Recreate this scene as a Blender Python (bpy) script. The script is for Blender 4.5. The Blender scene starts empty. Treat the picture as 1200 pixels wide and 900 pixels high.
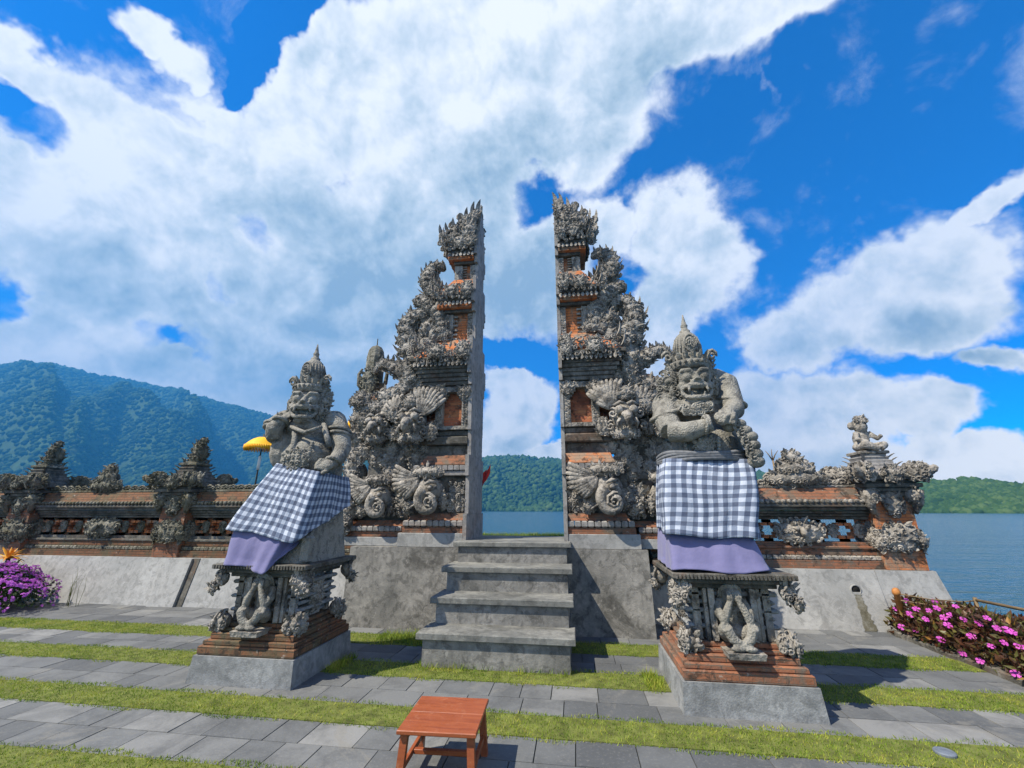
import bpy, math, random
import numpy as np
from mathutils import Vector, Matrix, noise as mnoise

R = math.radians
scn = bpy.context.scene
COL = scn.collection

# ------------------------------------------------------------------ camera
CAM_H = 1.6
cam_d = bpy.data.cameras.new('camera')
cam_d.sensor_fit = 'HORIZONTAL'
cam_d.sensor_width = 36.0
cam_d.lens = 490.0 / 1200.0 * 36.0
cam_d.clip_start = 0.05
cam_d.clip_end = 20000
cam = bpy.data.objects.new('camera', cam_d)
COL.objects.link(cam)
cam.location = (0, 0, CAM_H)
cam.rotation_euler = (R(90) + math.atan(148 / 490.0), 0, R(8.2))
scn.camera = cam

# ------------------------------------------------------------------ light
SUN_DIR = Vector((-0.61, -0.42, 1.0)).normalized()      # towards the sun
SUN_EL = math.asin(SUN_DIR.z)
SUN_AZ = math.atan2(SUN_DIR.x, SUN_DIR.y)
sun_d = bpy.data.lights.new('sun', 'SUN')
sun_d.energy = 5.0
sun_d.angle = R(0.5)
sun_d.color = (1.0, 0.92, 0.77)
sun = bpy.data.objects.new('sun', sun_d)
COL.objects.link(sun)
sun.rotation_euler = SUN_DIR.to_track_quat('Z', 'Y').to_euler()

scn.view_settings.view_transform = 'Standard'
scn.view_settings.look = 'None'
scn.view_settings.gamma = 1.0
scn.view_settings.exposure = 0.56
scn.view_settings.use_curve_mapping = False
try:
    scn.cycles.volume_bounces = 0
    scn.cycles.max_bounces = 6
    scn.cycles.transparent_max_bounces = 8
except Exception:
    pass

# ------------------------------------------------------------------ sky
# clouds: soft elliptical masses by azimuth, elevation, half axes and roll (degrees), broken up by fractal noise
CLOUDS = [
    (-59.45, 34.27, 10.28, 5.72, -2.74, 1),
    (-60.91, 26.14, 9.18, 7.69, 30.05, 1),
    (-48.18, 33.65, 13.13, 9.48, 1.47, 1),
    (-33.75, 47.03, 13.99, 7.45, 36.0, 1),
    (-11.41, 55.28, 14.8, 7.66, 10.47, 1),
    (16.16, 53.52, 10.94, 5.25, -7.39, 1),
    (31.12, 51.87, 7.64, 3.47, -14.62, 0.95),
    (-13.96, 43.69, 16.59, 9.27, 21.79, 1),
    (-33.07, 29.23, 23.62, 12.34, 12.75, 1),
    (-52.24, 23.01, 16.16, 9.07, 20.7, 1),
    (-58.11, 15.03, 11.45, 4.65, 17.12, 1),
    (-41.12, 16.25, 23.18, 6.97, -1.45, 1),
    (-18.64, 30.15, 16.85, 11.25, 5.29, 1),
    (-5.55, 31.64, 9.97, 9.79, -1.39, 1),
    (3.53, 46.82, 9.22, 7.14, 24.03, 1),
    (-59.13, 44.22, 1.79, 2.4, 53.1, 0.72),
    (-67.05, 38.25, 2.29, 2.01, 45.69, 0.8),
    (-55.8, 43.11, 2.18, 1.95, -12.78, 0.55),
    (17.12, 32.23, 5.23, 7.18, 23.79, 1),
    (11.66, 25.81, 5.54, 5.8, -8.94, 0.9),
    (7.85, 35.89, 4.09, 2.96, -9.57, 0.6),
    (34.96, 22.39, 7.63, 5.44, -4.1, 1),
    (43.03, 22.77, 5.18, 5.44, 11.03, 1),
    (47.04, 27.14, 2.97, 1.8, 12.79, 0.8),
    (27.95, 19.59, 5.95, 4.28, -13.76, 0.95),
    (38.72, 17.62, 6.75, 3.74, -3.94, 0.95),
    (42.29, 12.85, 2.87, 1.38, -15.09, 0.7),
    (25.87, 10.1, 6.36, 6.03, -6.76, 1),
    (31.4, 8.5, 5.18, 4.52, -6.97, 1),
    (36.76, 8.65, 3.89, 3.5, -8.55, 1),
    (21.29, 5.58, 7.26, 4.0, -3.14, 0.9),
    (30.57, 4.11, 5.76, 2.67, -3.3, 0.9),
    (39.81, 4.29, 5.33, 2.43, 6.57, 1),
    (-7.6, 13.3, 4.87, 6.07, -20.11, 1),
    (-10.03, 16.21, 3.51, 3.5, 0.51, 0.9),
    (-8.2, 7.88, 8.03, 1.6, -0.0, 0.9),
    (-2.37, 8.63, 3.41, 1.6, -0.88, 0.9),
    (12.79, 15.75, 4.97, 4.38, -5.95, 0.9),
    (7.42, 4.0, 8.07, 2.16, -1.12, 0.8),
    (178, 20, 50, 13, 0, 1),  # this and the three below: unseen clouds added to whiten the fill light
    (115, 38, 30, 15, 0, 1),
    (-80, 24, 22, 12, 0, 1),
    (-115, 16, 30, 8, 0, 1),
]
HOLES = [
    (-45.13, 31.23, 2.48, 3.52, 21.29, 0.6),
    (-45.93, 25.52, 1.77, 2.56, 18.44, 0.56),
    (-52.59, 18.2, 3.4, 2.57, 17.0, 0.72),
    (-48.36, 19.09, 3.03, 1.46, 15.43, 0.62),
    (-61.8, 18.14, 2.23, 2.61, 22.89, 0.8),
    (-63.0, 33.27, 3.92, 2.6, 2.71, 0.85),
    (-66.05, 33.84, 1.49, 1.85, 41.54, 0.7),
    (-49.44, 43.46, 2.95, 1.21, 59.37, 0.9),
    (-53.02, 38.51, 3.78, 1.0, -18.63, 0.4),
    (-4.28, 39.94, 4.89, 3.08, -2.52, 0.72),
    (1.0, 42.06, 2.27, 1.12, -6.2, 0.4),
    (-8.2, 19.73, 6.97, 2.09, 0.0, 0.7),
    (31.57, 45.28, 1.87, 2.04, 1.66, 0.5),
    (25.18, 43.98, 2.1, 1.78, 12.96, 0.4),
    (8.46, 29.5, 1.9, 1.49, -8.38, 0.5),
    (-47.96, 46.86, 3.34, 1.29, 58.38, 0.5),
    (-44.04, 52.1, 4.95, 1.7, 48.34, 0.7),
]
DARKS = [
    (-18.64, 30.15, 25.36, 12.19, 5.29, 0.85),
    (-6.9, 28.33, 12.32, 9.65, -0.62, 0.85),
    (-33.82, 34.17, 14.25, 7.6, 4.79, 0.55),
    (-5.31, 43.8, 16.76, 6.27, 16.08, 0.55),
    (15.47, 50.67, 10.35, 4.67, -0.91, 0.5),
    (-41.62, 19.19, 19.73, 4.96, 0.51, 0.55),
    (-55.87, 20.83, 10.38, 4.02, 21.32, 0.5),
    (-59.95, 22.53, 7.16, 2.98, 25.92, 0.45),
    (-29.31, 16.84, 13.16, 6.54, 6.38, 0.75),
    (36.6, 16.92, 9.08, 2.58, 0.17, 0.6),
    (30.09, 17.64, 5.61, 1.87, -13.45, 0.45),
    (13.17, 28.81, 5.88, 4.62, -10.68, 0.35),
    (27.7, 4.46, 6.86, 1.48, -3.22, 0.25),
    (-8.2, 9.83, 5.78, 2.31, 0.0, 0.35),
    (41.78, 12.99, 2.92, 1.55, -14.98, 0.8),
]
w = bpy.data.worlds.new('World')
scn.world = w
w.use_nodes = True
NT = w.node_tree
NT.nodes.clear()


class G:
    """small helper to write node graphs as expressions"""
    def __init__(s, nt):
        s.nt = nt

    def n(s, t, **kw):
        nd = s.nt.nodes.new(t)
        for k, v in kw.items():
            setattr(nd, k, v)
        return nd

    def put(s, sock, v):
        if isinstance(v, bpy.types.NodeSocket):
            s.nt.links.new(v, sock)
        elif v is not None:
            if hasattr(sock.default_value, '__len__') and len(sock.default_value) == 4 and len(v) == 3:
                v = (*v, 1)
            sock.default_value = v

    def m(s, op, a, b=None, c=None, clamp=False):
        nd = s.n('ShaderNodeMath', operation=op, use_clamp=clamp)
        s.put(nd.inputs[0], a)
        s.put(nd.inputs[1], b)
        s.put(nd.inputs[2], c)
        return nd.outputs[0]

    def v(s, op, a, b=None, scale=None, c=None):
        nd = s.n('ShaderNodeVectorMath', operation=op)
        s.put(nd.inputs[0], a)
        s.put(nd.inputs[1], b)
        if c is not None:
            s.put(nd.inputs[2], c)
        if scale is not None:
            s.put(nd.inputs['Scale'], scale)
        return nd.outputs['Value'] if op in ('LENGTH', 'DOT_PRODUCT', 'DISTANCE') else nd.outputs['Vector']

    def noise(s, vec, scale, detail=4, rough=.55, dist=0.0, col=False):
        nd = s.n('ShaderNodeTexNoise')
        if vec is not None:
            s.put(nd.inputs['Vector'], vec)
        nd.inputs['Scale'].default_value = scale
        nd.inputs['Detail'].default_value = detail
        nd.inputs['Roughness'].default_value = rough
        nd.inputs['Distortion'].default_value = dist
        return nd.outputs['Color' if col else 'Fac']

    def vor(s, vec, scale, feature='F1', out='Distance', rnd=1.0):
        nd = s.n('ShaderNodeTexVoronoi', feature=feature)
        if vec is not None:
            s.put(nd.inputs['Vector'], vec)
        nd.inputs['Scale'].default_value = scale
        nd.inputs['Randomness'].default_value = rnd
        return nd.outputs[out]

    def rng(s, x, a, b, c=0.0, d=1.0, kind='SMOOTHSTEP'):
        nd = s.n('ShaderNodeMapRange', interpolation_type=kind)
        s.put(nd.inputs[0], x)
        for i, q in enumerate((a, b, c, d)):
            nd.inputs[i + 1].default_value = q
        return nd.outputs[0]

    def mix(s, f, a, b, mode='MIX'):
        nd = s.n('ShaderNodeMix', data_type='RGBA', blend_type=mode)
        s.put(nd.inputs[0], f)
        s.put(nd.inputs[6], a)
        s.put(nd.inputs[7], b)
        return nd.outputs[2]

    def ramp(s, f, stops):
        nd = s.n('ShaderNodeValToRGB')
        s.put(nd.inputs[0], f)
        e = nd.color_ramp.elements
        while len(e) < len(stops):
            e.new(.5)
        for q, (p, c) in zip(e, stops):
            q.position = p
            q.color = (*c, 1)
        return nd.outputs[0]


def ellipse(g, vec, az, el, a, b, roll):
    az, el, roll = R(az), R(el), R(roll)
    c = Vector((math.sin(az) * math.cos(el), math.cos(az) * math.cos(el), math.sin(el)))
    rt = Vector((math.cos(az), -math.sin(az), 0))
    up = rt.cross(c)
    e1 = rt * math.cos(roll) + up * math.sin(roll)
    e2 = c.cross(e1)
    M = Matrix((e1, e2, c)).transposed()
    mp = g.n('ShaderNodeMapping', vector_type='TEXTURE')
    g.put(mp.inputs[0], vec)
    mp.inputs[1].default_value = c
    mp.inputs[2].default_value = M.to_euler()
    mp.inputs[3].default_value = (R(a), R(b), 1.0)
    return g.v('LENGTH', mp.outputs[0])


g = G(NT)
D = g.n('ShaderNodeTexCoord').outputs['Generated']
SKY_TINT = (0.0, 0.80, 1.70)
SKY_STRENGTH = 0.091
sky = g.n('ShaderNodeTexSky', sky_type='NISHITA', sun_disc=False, sun_elevation=SUN_EL, sun_rotation=SUN_AZ,
          altitude=1200, air_density=1.0, dust_density=0.3, ozone_density=2.0)
n1 = g.noise(D, 3.2, 4, .55, col=True)
n2 = g.noise(D, 11.0, 4, .6, col=True)
warp = g.v('SCALE', g.v('SUBTRACT', n1, (.5, .5, .5)), scale=0.22)
warp = g.v('ADD', warp, g.v('SCALE', g.v('SUBTRACT', n2, (.5, .5, .5)), scale=0.10))
DW = g.v('ADD', D, warp)
field = None


def after(q):
    """the direction again, made to wait for q: keeps the number of live values small"""
    return DW if q is None else g.v('MULTIPLY_ADD', q, (1e-6, 1e-6, 1e-6), c=DW)


for (az, el, a, b, roll, gain) in CLOUDS:
    q = g.rng(ellipse(g, after(field), az, el, a, b, roll), .45, 1.25, gain, 0.0)
    field = q if field is None else g.m('MAXIMUM', field, q)
for (az, el, a, b, roll, gain) in HOLES:
    q = g.rng(ellipse(g, after(field), az, el, a, b, roll), .4, 1.3, gain, 0.0)
    field = g.m('SUBTRACT', field, q)


def billow(vec):
    """cauliflower heads: fractal of rounded cells, blended with plain fractal noise"""
    nd = g.n('ShaderNodeTexVoronoi', feature='F1', normalize=True)
    g.put(nd.inputs['Vector'], g.v('ADD', vec, g.v('SCALE', g.v('SUBTRACT', g.noise(vec, 7.0, 3, .6, col=True), (.5, .5, .5)), scale=.12)))
    nd.inputs['Scale'].default_value = 8.0
    nd.inputs['Detail'].default_value = 3.0
    nd.inputs['Roughness'].default_value = .6
    b_ = g.m('SUBTRACT', .62, nd.outputs['Distance'])
    return g.m('ADD', g.m('MULTIPLY', b_, .9), g.m('MULTIPLY', g.m('SUBTRACT', g.noise(vec, 9.0, 8, .66, .3), .5), .75))


f1 = billow(D)
f2 = billow(g.v('ADD', D, (-.018, -.02, .035)))
dens = g.m('ADD', field, f1)
alpha = g.rng(dens, .30, .86)
dark = None
for (az, el, a, b, roll, gain) in DARKS:
    q = g.rng(ellipse(g, after(alpha if dark is None else dark), az, el, a, b, roll), .1, 1.3, gain, 0.0)
    dark = q if dark is None else g.m('MAXIMUM', dark, q)
relief = g.m('MULTIPLY', g.m('SUBTRACT', f2, f1), 1.7)
relief = g.m('ADD', relief, g.m('MULTIPLY', g.m('SUBTRACT', g.noise(D, 5.5, 6, .6, .4), .5), .75))
dk = g.m('ADD', dark, relief)
dk = g.m('ADD', dk, g.rng(dens, .6, 1.3, -.06, .20), clamp=True)
ccol = g.ramp(dk, [(0.0, (8.4, 8.6, 8.7)), (.18, (7.4, 7.8, 8.1)), (.45, (5.6, 6.4, 7.0)), (.75, (4.1, 5.1, 5.8)), (1.0, (2.9, 4.0, 4.9))])
scol = g.mix(1.0, sky.outputs[0], SKY_TINT, 'MULTIPLY')
fin = g.mix(alpha, scol, ccol)
bg = g.n('ShaderNodeBackground')
g.put(bg.inputs[0], fin)
bg.inputs[1].default_value = SKY_STRENGTH
wo = g.n('ShaderNodeOutputWorld')
NT.links.new(bg.outputs[0], wo.inputs[0])

# ------------------------------------------------------------------ scene helpers
def tag(o, label=None, cat=None, group=None, kind=None):
    if label: o['label'] = label
    if cat: o['category'] = cat
    if group: o['group'] = group
    if kind: o['kind'] = kind
    return o


def empty(name, loc, label, cat, group=None):
    o = bpy.data.objects.new(name, None)
    o.empty_display_size = .1
    COL.objects.link(o)
    o.location = loc
    return tag(o, label, cat, group)


def nrm(v):
    v = np.asarray(v, float)
    return v / (np.linalg.norm(v) + 1e-12)


class MB:
    """collects shapes and links them as one mesh object"""
    def __init__(s):
        s.V, s.F, s.S, s.n = [], [], [], 0
        s.flat_mat = None

    def add(s, verts, faces, smooth=False):
        verts = np.asarray(verts, float)
        s.V.append(verts)
        o = s.n
        for f in faces:
            s.F.append([i + o for i in f])
            s.S.append(smooth)
        s.n += len(verts)

    def frustum(s, b, t, z0, z1):
        """b, t = (x0,x1,y0,y1) at z0 and z1"""
        v = [(b[0], b[2], z0), (b[1], b[2], z0), (b[1], b[3], z0), (b[0], b[3], z0),
             (t[0], t[2], z1), (t[1], t[2], z1), (t[1], t[3], z1), (t[0], t[3], z1)]
        s.add(v, [(0, 3, 2, 1), (4, 5, 6, 7), (0, 1, 5, 4), (1, 2, 6, 5), (2, 3, 7, 6), (3, 0, 4, 7)])

    def box(s, x0, x1, y0, y1, z0, z1, bev=0.0):
        x0, x1 = min(x0, x1), max(x0, x1)
        if bev <= 0:
            s.frustum((x0, x1, y0, y1), (x0, x1, y0, y1), z0, z1)
            return
        e = bev
        lv = [(z0, e), (z0 + e, 0), (z1 - e, 0), (z1, e)]
        v = []
        for z, i in lv:
            v += [(x0 + i + e * .0, y0 + i, z), (x1 - i, y0 + i, z), (x1 - i, y1 - i, z), (x0 + i, y1 - i, z)]
        f = [(0, 3, 2, 1), (12, 13, 14, 15)]
        for k in range(3):
            for j in range(4):
                f.append((k * 4 + j, k * 4 + (j + 1) % 4, k * 4 + 4 + (j + 1) % 4, k * 4 + 4 + j))
        s.add(v, f)

    def tube(s, pts, rad, k=6, up=None, flat=1.0, cap=True, smooth=True):
        pts = np.asarray(pts, float)
        n = len(pts)
        rad = np.broadcast_to(np.asarray(rad, float), (n,))
        T = np.gradient(pts, axis=0)
        T /= np.linalg.norm(T, axis=1)[:, None] + 1e-12
        ref = np.asarray(up if up is not None else ((0, 0, 1) if abs(T[0][2]) < .9 else (1, 0, 0)), float)
        ang = np.arange(k) * 2 * np.pi / k
        out = []
        for i in range(n):
            a = ref - T[i] * ref.dot(T[i])
            if np.linalg.norm(a) < 1e-6:
                a = np.cross(T[i], (1, .3, .2))
            a = nrm(a)
            b = np.cross(T[i], a)
            if up is None:
                ref = a
            out.append(pts[i] + rad[i] * (np.outer(np.cos(ang) * flat, a) + np.outer(np.sin(ang), b)))
        f = []
        for i in range(n - 1):
            for j in range(k):
                f.append((i * k + j, i * k + (j + 1) % k, (i + 1) * k + (j + 1) % k, (i + 1) * k + j))
        if cap:
            f.append(tuple(range(k - 1, -1, -1)))
            f.append(tuple((n - 1) * k + j for j in range(k)))
        s.add(np.concatenate(out), f, smooth)

    def ball(s, c, r, ax=None, nu=10, nv=7):
        """ellipsoid; r scalar or 3 radii along axes ax (3x3 rows)"""
        r = np.broadcast_to(np.asarray(r, float), (3,))
        A = np.eye(3) if ax is None else np.asarray(ax, float)
        v, f = [(0, 0, -1)], []
        for i in range(1, nv):
            t = -math.pi / 2 + math.pi * i / nv
            for j in range(nu):
                p = 2 * math.pi * j / nu
                v.append((math.cos(t) * math.cos(p), math.cos(t) * math.sin(p), math.sin(t)))
        v.append((0, 0, 1))
        for j in range(nu):
            f.append((0, 1 + (j + 1) % nu, 1 + j))
            for i in range(nv - 2):
                a, b = 1 + i * nu, 1 + (i + 1) * nu
                f.append((a + j, a + (j + 1) % nu, b + (j + 1) % nu, b + j))
            f.append((1 + (nv - 2) * nu + j, 1 + (nv - 2) * nu + (j + 1) % nu, len(v) - 1))
        s.add(np.asarray(c, float) + (np.asarray(v) * r) @ A, f, True)

    def lathe(s, c, prof, k=14, sy=1.0, smooth=True):
        v = []
        for r, z in prof:
            for j in range(k):
                a = 2 * math.pi * j / k
                v.append((c[0] + r * math.cos(a), c[1] + sy * r * math.sin(a), c[2] + z))
        f = []
        for i in range(len(prof) - 1):
            for j in range(k):
                f.append((i * k + j, i * k + (j + 1) % k, (i + 1) * k + (j + 1) % k, (i + 1) * k + j))
        f.append(tuple(range(k - 1, -1, -1)))
        f.append(tuple((len(prof) - 1) * k + j for j in range(k)))
        s.add(v, f, smooth)

    # ---- carving vocabulary
    def curl(s, c, t, n, size, turns=1.25, w=.27, flip=1, k=4, seg=11, lift=.35, stem=.5):
        t, n = nrm(t), nrm(n)
        t = nrm(t - n * t.dot(n))
        b = np.cross(n, t) * flip
        th = np.linspace(0, 2 * math.pi * turns, seg)
        q = th / th[-1]
        r = size * (1 - .80 * q ** .8)
        P = np.asarray(c) + np.outer(r * np.cos(th), t) + np.outer(r * np.sin(th), b) + np.outer(size * lift * q, n)
        P = np.concatenate([[P[0] - b * size * stem - n * size * .1], P])
        rad = np.concatenate([[.12 * size], size * w * (1 - .45 * q)])
        s.tube(P, rad * 1.08, k, up=n, smooth=False)

    def leaf(s, p, d, n, L, W, bend=.35, seg=6, T=.45):
        d, n = nrm(d), nrm(n)
        n = nrm(n - d * d.dot(n))
        q = np.linspace(0, 1, seg)
        P = np.asarray(p) + np.outer(L * q, d) + np.outer(L * bend * q ** 2.2, n)
        rad = W * np.sin(np.pi * (.12 + .86 * q)) ** .8
        s.tube(P, rad, 4, up=n, flat=T, smooth=False)

    def clump(s, c, n, up, w, h, dep, seed=0, size=.2, edge=True, core=True):
        """mass of mirrored scrolls and flame leaves on a bulging base"""
        rs = random.Random(seed)
        n, up = nrm(n), nrm(up)
        up = nrm(up - n * up.dot(n))
        sd = np.cross(up, n)
        c = np.asarray(c, float)
        if core:
            s.ball(c, (w * .47, h * .47, dep * .8), (sd, up, n), 10, 6)
        sz = min(w, h) * size
        ny = max(2, int(h / sz / 1.25))
        nx = max(1, int(w / sz / 2.5 + .5))
        for iy in range(ny):
            v = -1 + 2 * (iy + .5) / ny
            for ix in range(nx + 1):
                u = ix / (nx + .4) + rs.uniform(-.05, .05)
                if u * u + v * v > 1.02:
                    continue
                e = math.sqrt(max(0, 1 - .85 * (u * u + v * v)))
                for sg in ((1,) if ix == 0 else (1, -1)):
                    p = c + sd * (sg * u * w * .46) + up * (v * h * .46) + n * (dep * .8 * e)
                    nn = nrm(n * (.35 + e) + sd * sg * u * .9 + up * v * .6)
                    z = sz * rs.uniform(.62, 1.0)
                    if rs.random() < .58:
                        a = rs.uniform(-.5, 1.2)
                        s.curl(p, up * math.cos(a) + sd * sg * math.sin(a), nn, z * .62, rs.choice((1.0, 1.25, 1.5)),
                               .37, sg * rs.choice((1, 1, -1)))
                    else:
                        s.leaf(p, up * rs.uniform(.2, 1) + sd * sg * rs.uniform(0, 1), nn, z * 1.45, z * .40, .45)
        if edge:
            m = int(14 * max(1, (w + h) / 2 / (5 * sz)))
            for i in range(m):
                a = 2 * math.pi * (i + rs.uniform(-.3, .3)) / m
                rad = nrm(sd * math.cos(a) * w + up * math.sin(a) * h)
                p = c + sd * (math.cos(a) * w * .40) + up * (math.sin(a) * h * .40) + n * dep * .25
                if rs.random() < .3:
                    s.leaf(p, rad + up * .35 + n * .3, n, sz * rs.uniform(.6, .95), sz * .36, .6)
                else:
                    s.curl(p + rad * sz * .18, rad, nrm(n + rad * .4), sz * .55, 1.1, .40, rs.choice((1, -1)))

    def frieze(s, p0, p1, n, up, h, step=None, seed=0, dep=.03):
        """running band of scrolls between p0 and p1"""
        rs = random.Random(seed)
        p0, p1, n, up = np.asarray(p0, float), np.asarray(p1, float), nrm(n), nrm(up)
        L = np.linalg.norm(p1 - p0)
        st = step or h * .8
        m = max(1, int(round(L / st)))
        rows = max(1, int(round(h / st)))
        d = (p1 - p0) / L
        for i in range(m):
            for j in range(rows):
                p = p0 + d * L * (i + .5 + rs.uniform(-.12, .12)) / m + up * (h * ((j + .5) / rows - .5)) + n * dep * rs.uniform(.1, .9)
                z = min(st, h / rows) * rs.uniform(.42, .6)
                if rs.random() < .7:
                    s.curl(p, up * rs.choice((1, 1, -1)) + d * rs.uniform(-1, 1), n, z, rs.choice((1., 1.3)), .32, rs.choice((1, -1)))
                else:
                    s.leaf(p - up * z * .6, up + d * rs.uniform(-.7, .7), n, z * 1.9, z * .5, .5)

    def fan(s, c, n, up, r0, r1, a0, a1, m, W=.03, tilt=.3):
        """spread wing feathers or an ear of strips"""
        n, up = nrm(n), nrm(up)
        sd = np.cross(up, n)
        for i in range(m):
            a = a0 + (a1 - a0) * i / max(1, m - 1)
            d = sd * math.sin(a) + up * math.cos(a)
            e = sd * math.cos(a) - up * math.sin(a)
            q = np.linspace(0, 1, 8)
            L = r1 - r0
            bend = (1 if a1 > a0 else -1) * .22
            P = np.asarray(c) + np.outer(r0 + L * q, d) + np.outer(L * bend * q ** 2, e) + np.outer(L * tilt * (q - .9 * q ** 3), n)
            s.tube(P, W * np.array([.6, .95, 1.2, 1.3, 1.35, 1.3, 1.1, .6]), 6, up=n, flat=.7)

    def build(s, name, mat, parent=None, smooth=None):
        me = bpy.data.meshes.new(name)
        V = np.concatenate(s.V) if s.V else np.zeros((0, 3))
        off = np.zeros(3)
        o = bpy.data.objects.new(name, me)
        if parent is not None:
            off = np.array(parent.matrix_world.translation if parent.parent else parent.location)
        me.from_pydata((V - off).tolist(), [], s.F)
        sm = np.array(s.S, bool)
        if smooth is not None:
            sm[:] = smooth
        me.polygons.foreach_set('use_smooth', sm)
        me.materials.append(mat)
        COL.objects.link(o)
        if parent is not None:
            o.parent = parent
        return o


def remesh(o, vox, smooth=6, keep=None):
    """fuse a mesh made of overlapping closed shapes into one continuous surface"""
    m = o.modifiers.new('r', 'REMESH')
    m.mode = 'VOXEL'
    m.voxel_size = vox
    m.use_smooth_shade = True
    if smooth:
        q = o.modifiers.new('s', 'SMOOTH')
        q.iterations = smooth
        q.factor = .5
    bpy.context.view_layer.update()
    dg = bpy.context.evaluated_depsgraph_get()
    me = bpy.data.meshes.new_from_object(o.evaluated_get(dg))
    mats = list(o.data.materials)
    o.modifiers.clear()
    o.data = me
    me.materials.clear()
    for x in mats:
        me.materials.append(x)
    me.polygons.foreach_set('use_smooth', np.ones(len(me.polygons), bool))
    return o


# ------------------------------------------------------------------ materials
def new_mat(name):
    m = bpy.data.materials.new(name)
    m.use_nodes = True
    nt = m.node_tree
    b = nt.nodes['Principled BSDF']
    g = G(nt)
    P = g.n('ShaderNodeTexCoord').outputs['Object']
    geo = g.n('ShaderNodeNewGeometry')
    return m, g, b, geo.outputs['Position'], geo


def fin_mat(g, b, col, rough=.85, height=None, dist=.01, strength=.6, spec=.3):
    g.put(b.inputs['Base Color'], col)
    g.put(b.inputs['Roughness'], rough)
    b.inputs['Specular IOR Level'].default_value = spec
    if height is not None:
        bp = g.n('ShaderNodeBump')
        bp.inputs['Strength'].default_value = strength
        bp.inputs['Distance'].default_value = dist
        g.put(bp.inputs['Height'], height)
        g.nt.links.new(bp.outputs[0], b.inputs['Normal'])


def stone_mat(name, cols, s1=3.0, s2=22.0, bump=.012, stain=None, stain_amt=.5, crackle=0, rough=.9, grime=0.0):
    """mottled weathered stone: three tones, fine grain, optional stain tone"""
    m, g, b, P, geo = new_mat(name)
    a = g.noise(P, s1, 6, .65, .4)
    c = g.ramp(a, [(.30, cols[0]), (.5, cols[1]), (.68, cols[2])])
    f = g.noise(P, s2, 4, .65)
    c = g.mix(g.rng(f, .35, .7, 0, .55), c, cols[0])
    if stain:
        st = g.m('MULTIPLY', g.rng(g.noise(P, s1 * .55, 7, .7, .8), .52, .66), stain_amt)
        c = g.mix(st, c, stain)
    if grime:
        gr = g.m('MULTIPLY', g.rng(g.noise(P, 7.5, 8, .72, .6), .49, .60), grime)
        c = g.mix(gr, c, tuple(x * .22 for x in cols[0]))
        mp_ = g.n('ShaderNodeMapping')
        g.put(mp_.inputs[0], P)
        mp_.inputs['Scale'].default_value = (9, 9, 1.3)
        sk = g.m('MULTIPLY', g.rng(g.noise(mp_.outputs[0], 1.0, 5, .65, .3), .52, .68), grime * .6)
        c = g.mix(sk, c, tuple(x * .4 for x in cols[0]))                # water streaks
        wl = g.m('MULTIPLY', g.rng(g.noise(P, 13, 6, .7, .3), .58, .68), grime * .7)
        c = g.mix(wl, c, tuple(min(1, x * 1.35) for x in cols[2]))
    h = g.m('ADD', g.m('MULTIPLY', f, .5), g.noise(P, s2 * 3.5, 3, .6))
    if crackle:
        h = g.m('ADD', h, g.m('MULTIPLY', g.vor(P, crackle), 1.3))
    fin_mat(g, b, c, rough, h, bump, .7)
    return m


def brick_mat(name, c1, c2, mortar, moss=None, row=.05, wid=.19):
    m, g, b, P, geo = new_mat(name)
    sp = g.n('ShaderNodeSeparateXYZ')
    g.put(sp.inputs[0], P)
    cb = g.n('ShaderNodeCombineXYZ')
    g.put(cb.inputs[0], g.m('ADD', sp.outputs[0], sp.outputs[1]))
    g.put(cb.inputs[1], sp.outputs[2])
    br = g.n('ShaderNodeTexBrick')
    g.put(br.inputs['Vector'], cb.outputs[0])
    br.inputs['Scale'].default_value = 1
    br.inputs['Brick Width'].default_value = wid
    br.inputs['Row Height'].default_value = row
    br.inputs['Mortar Size'].default_value = .005
    br.inputs['Mortar Smooth'].default_value = .3
    br.inputs['Color1'].default_value = (*c1, 1)
    br.inputs['Color2'].default_value = (*c2, 1)
    br.inputs['Mortar'].default_value = (*mortar, 1)
    c = br.outputs[0]
    n = g.noise(P, 5, 6, .7, .5)
    c = g.mix(g.rng(n, .35, .7, 0, .6), c, tuple(x * .55 for x in c1))
    if moss:
        c = g.mix(g.rng(g.noise(P, 2.6, 6, .7, .8), .44, .62, 0, .9), c, moss)
    c = g.mix(g.rng(g.noise(P, 8, 8, .72, .5), .52, .62, 0, .75), c, (.03, .026, .02))
    c = g.mix(g.rng(g.noise(P, 15, 6, .7), .60, .68, 0, .55), c, (.42, .38, .32))
    h = g.m('SUBTRACT', g.noise(P, 60, 3, .6), g.m('MULTIPLY', br.outputs['Fac'], 1.5))
    fin_mat(g, b, c, .9, h, .006, .7)
    return m


M = {}
M['carved'] = stone_mat('carved_stone', [(.175, .158, .135), (.315, .288, .25), (.46, .425, .375)], 2.4, 26, .010, (.075, .07, .055), .5, 30, grime=.75)
M['carved_dark'] = stone_mat('mossy_carved_stone', [(.085, .085, .06), (.17, .16, .125), (.33, .31, .26)], 2.6, 24, .010, (.11, .085, .03), .6, 30, grime=.75)
M['statue'] = stone_mat('statue_stone', [(.19, .18, .155), (.265, .25, .215), (.335, .318, .275)], 2.0, 34, .010, (.09, .087, .07), .7, 55, grime=.55)
M['cement'] = stone_mat('gate_cement', [(.20, .19, .18), (.29, .275, .26), (.36, .345, .325)], 1.6, 16, .006, (.25, .15, .10), .35, grime=.4)
M['dark_stone'] = stone_mat('dark_weathered_stone', [(.06, .058, .048), (.12, .112, .095), (.22, .205, .18)], 3.0, 22, .01, (.13, .065, .035), .5, grime=.5)
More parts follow.
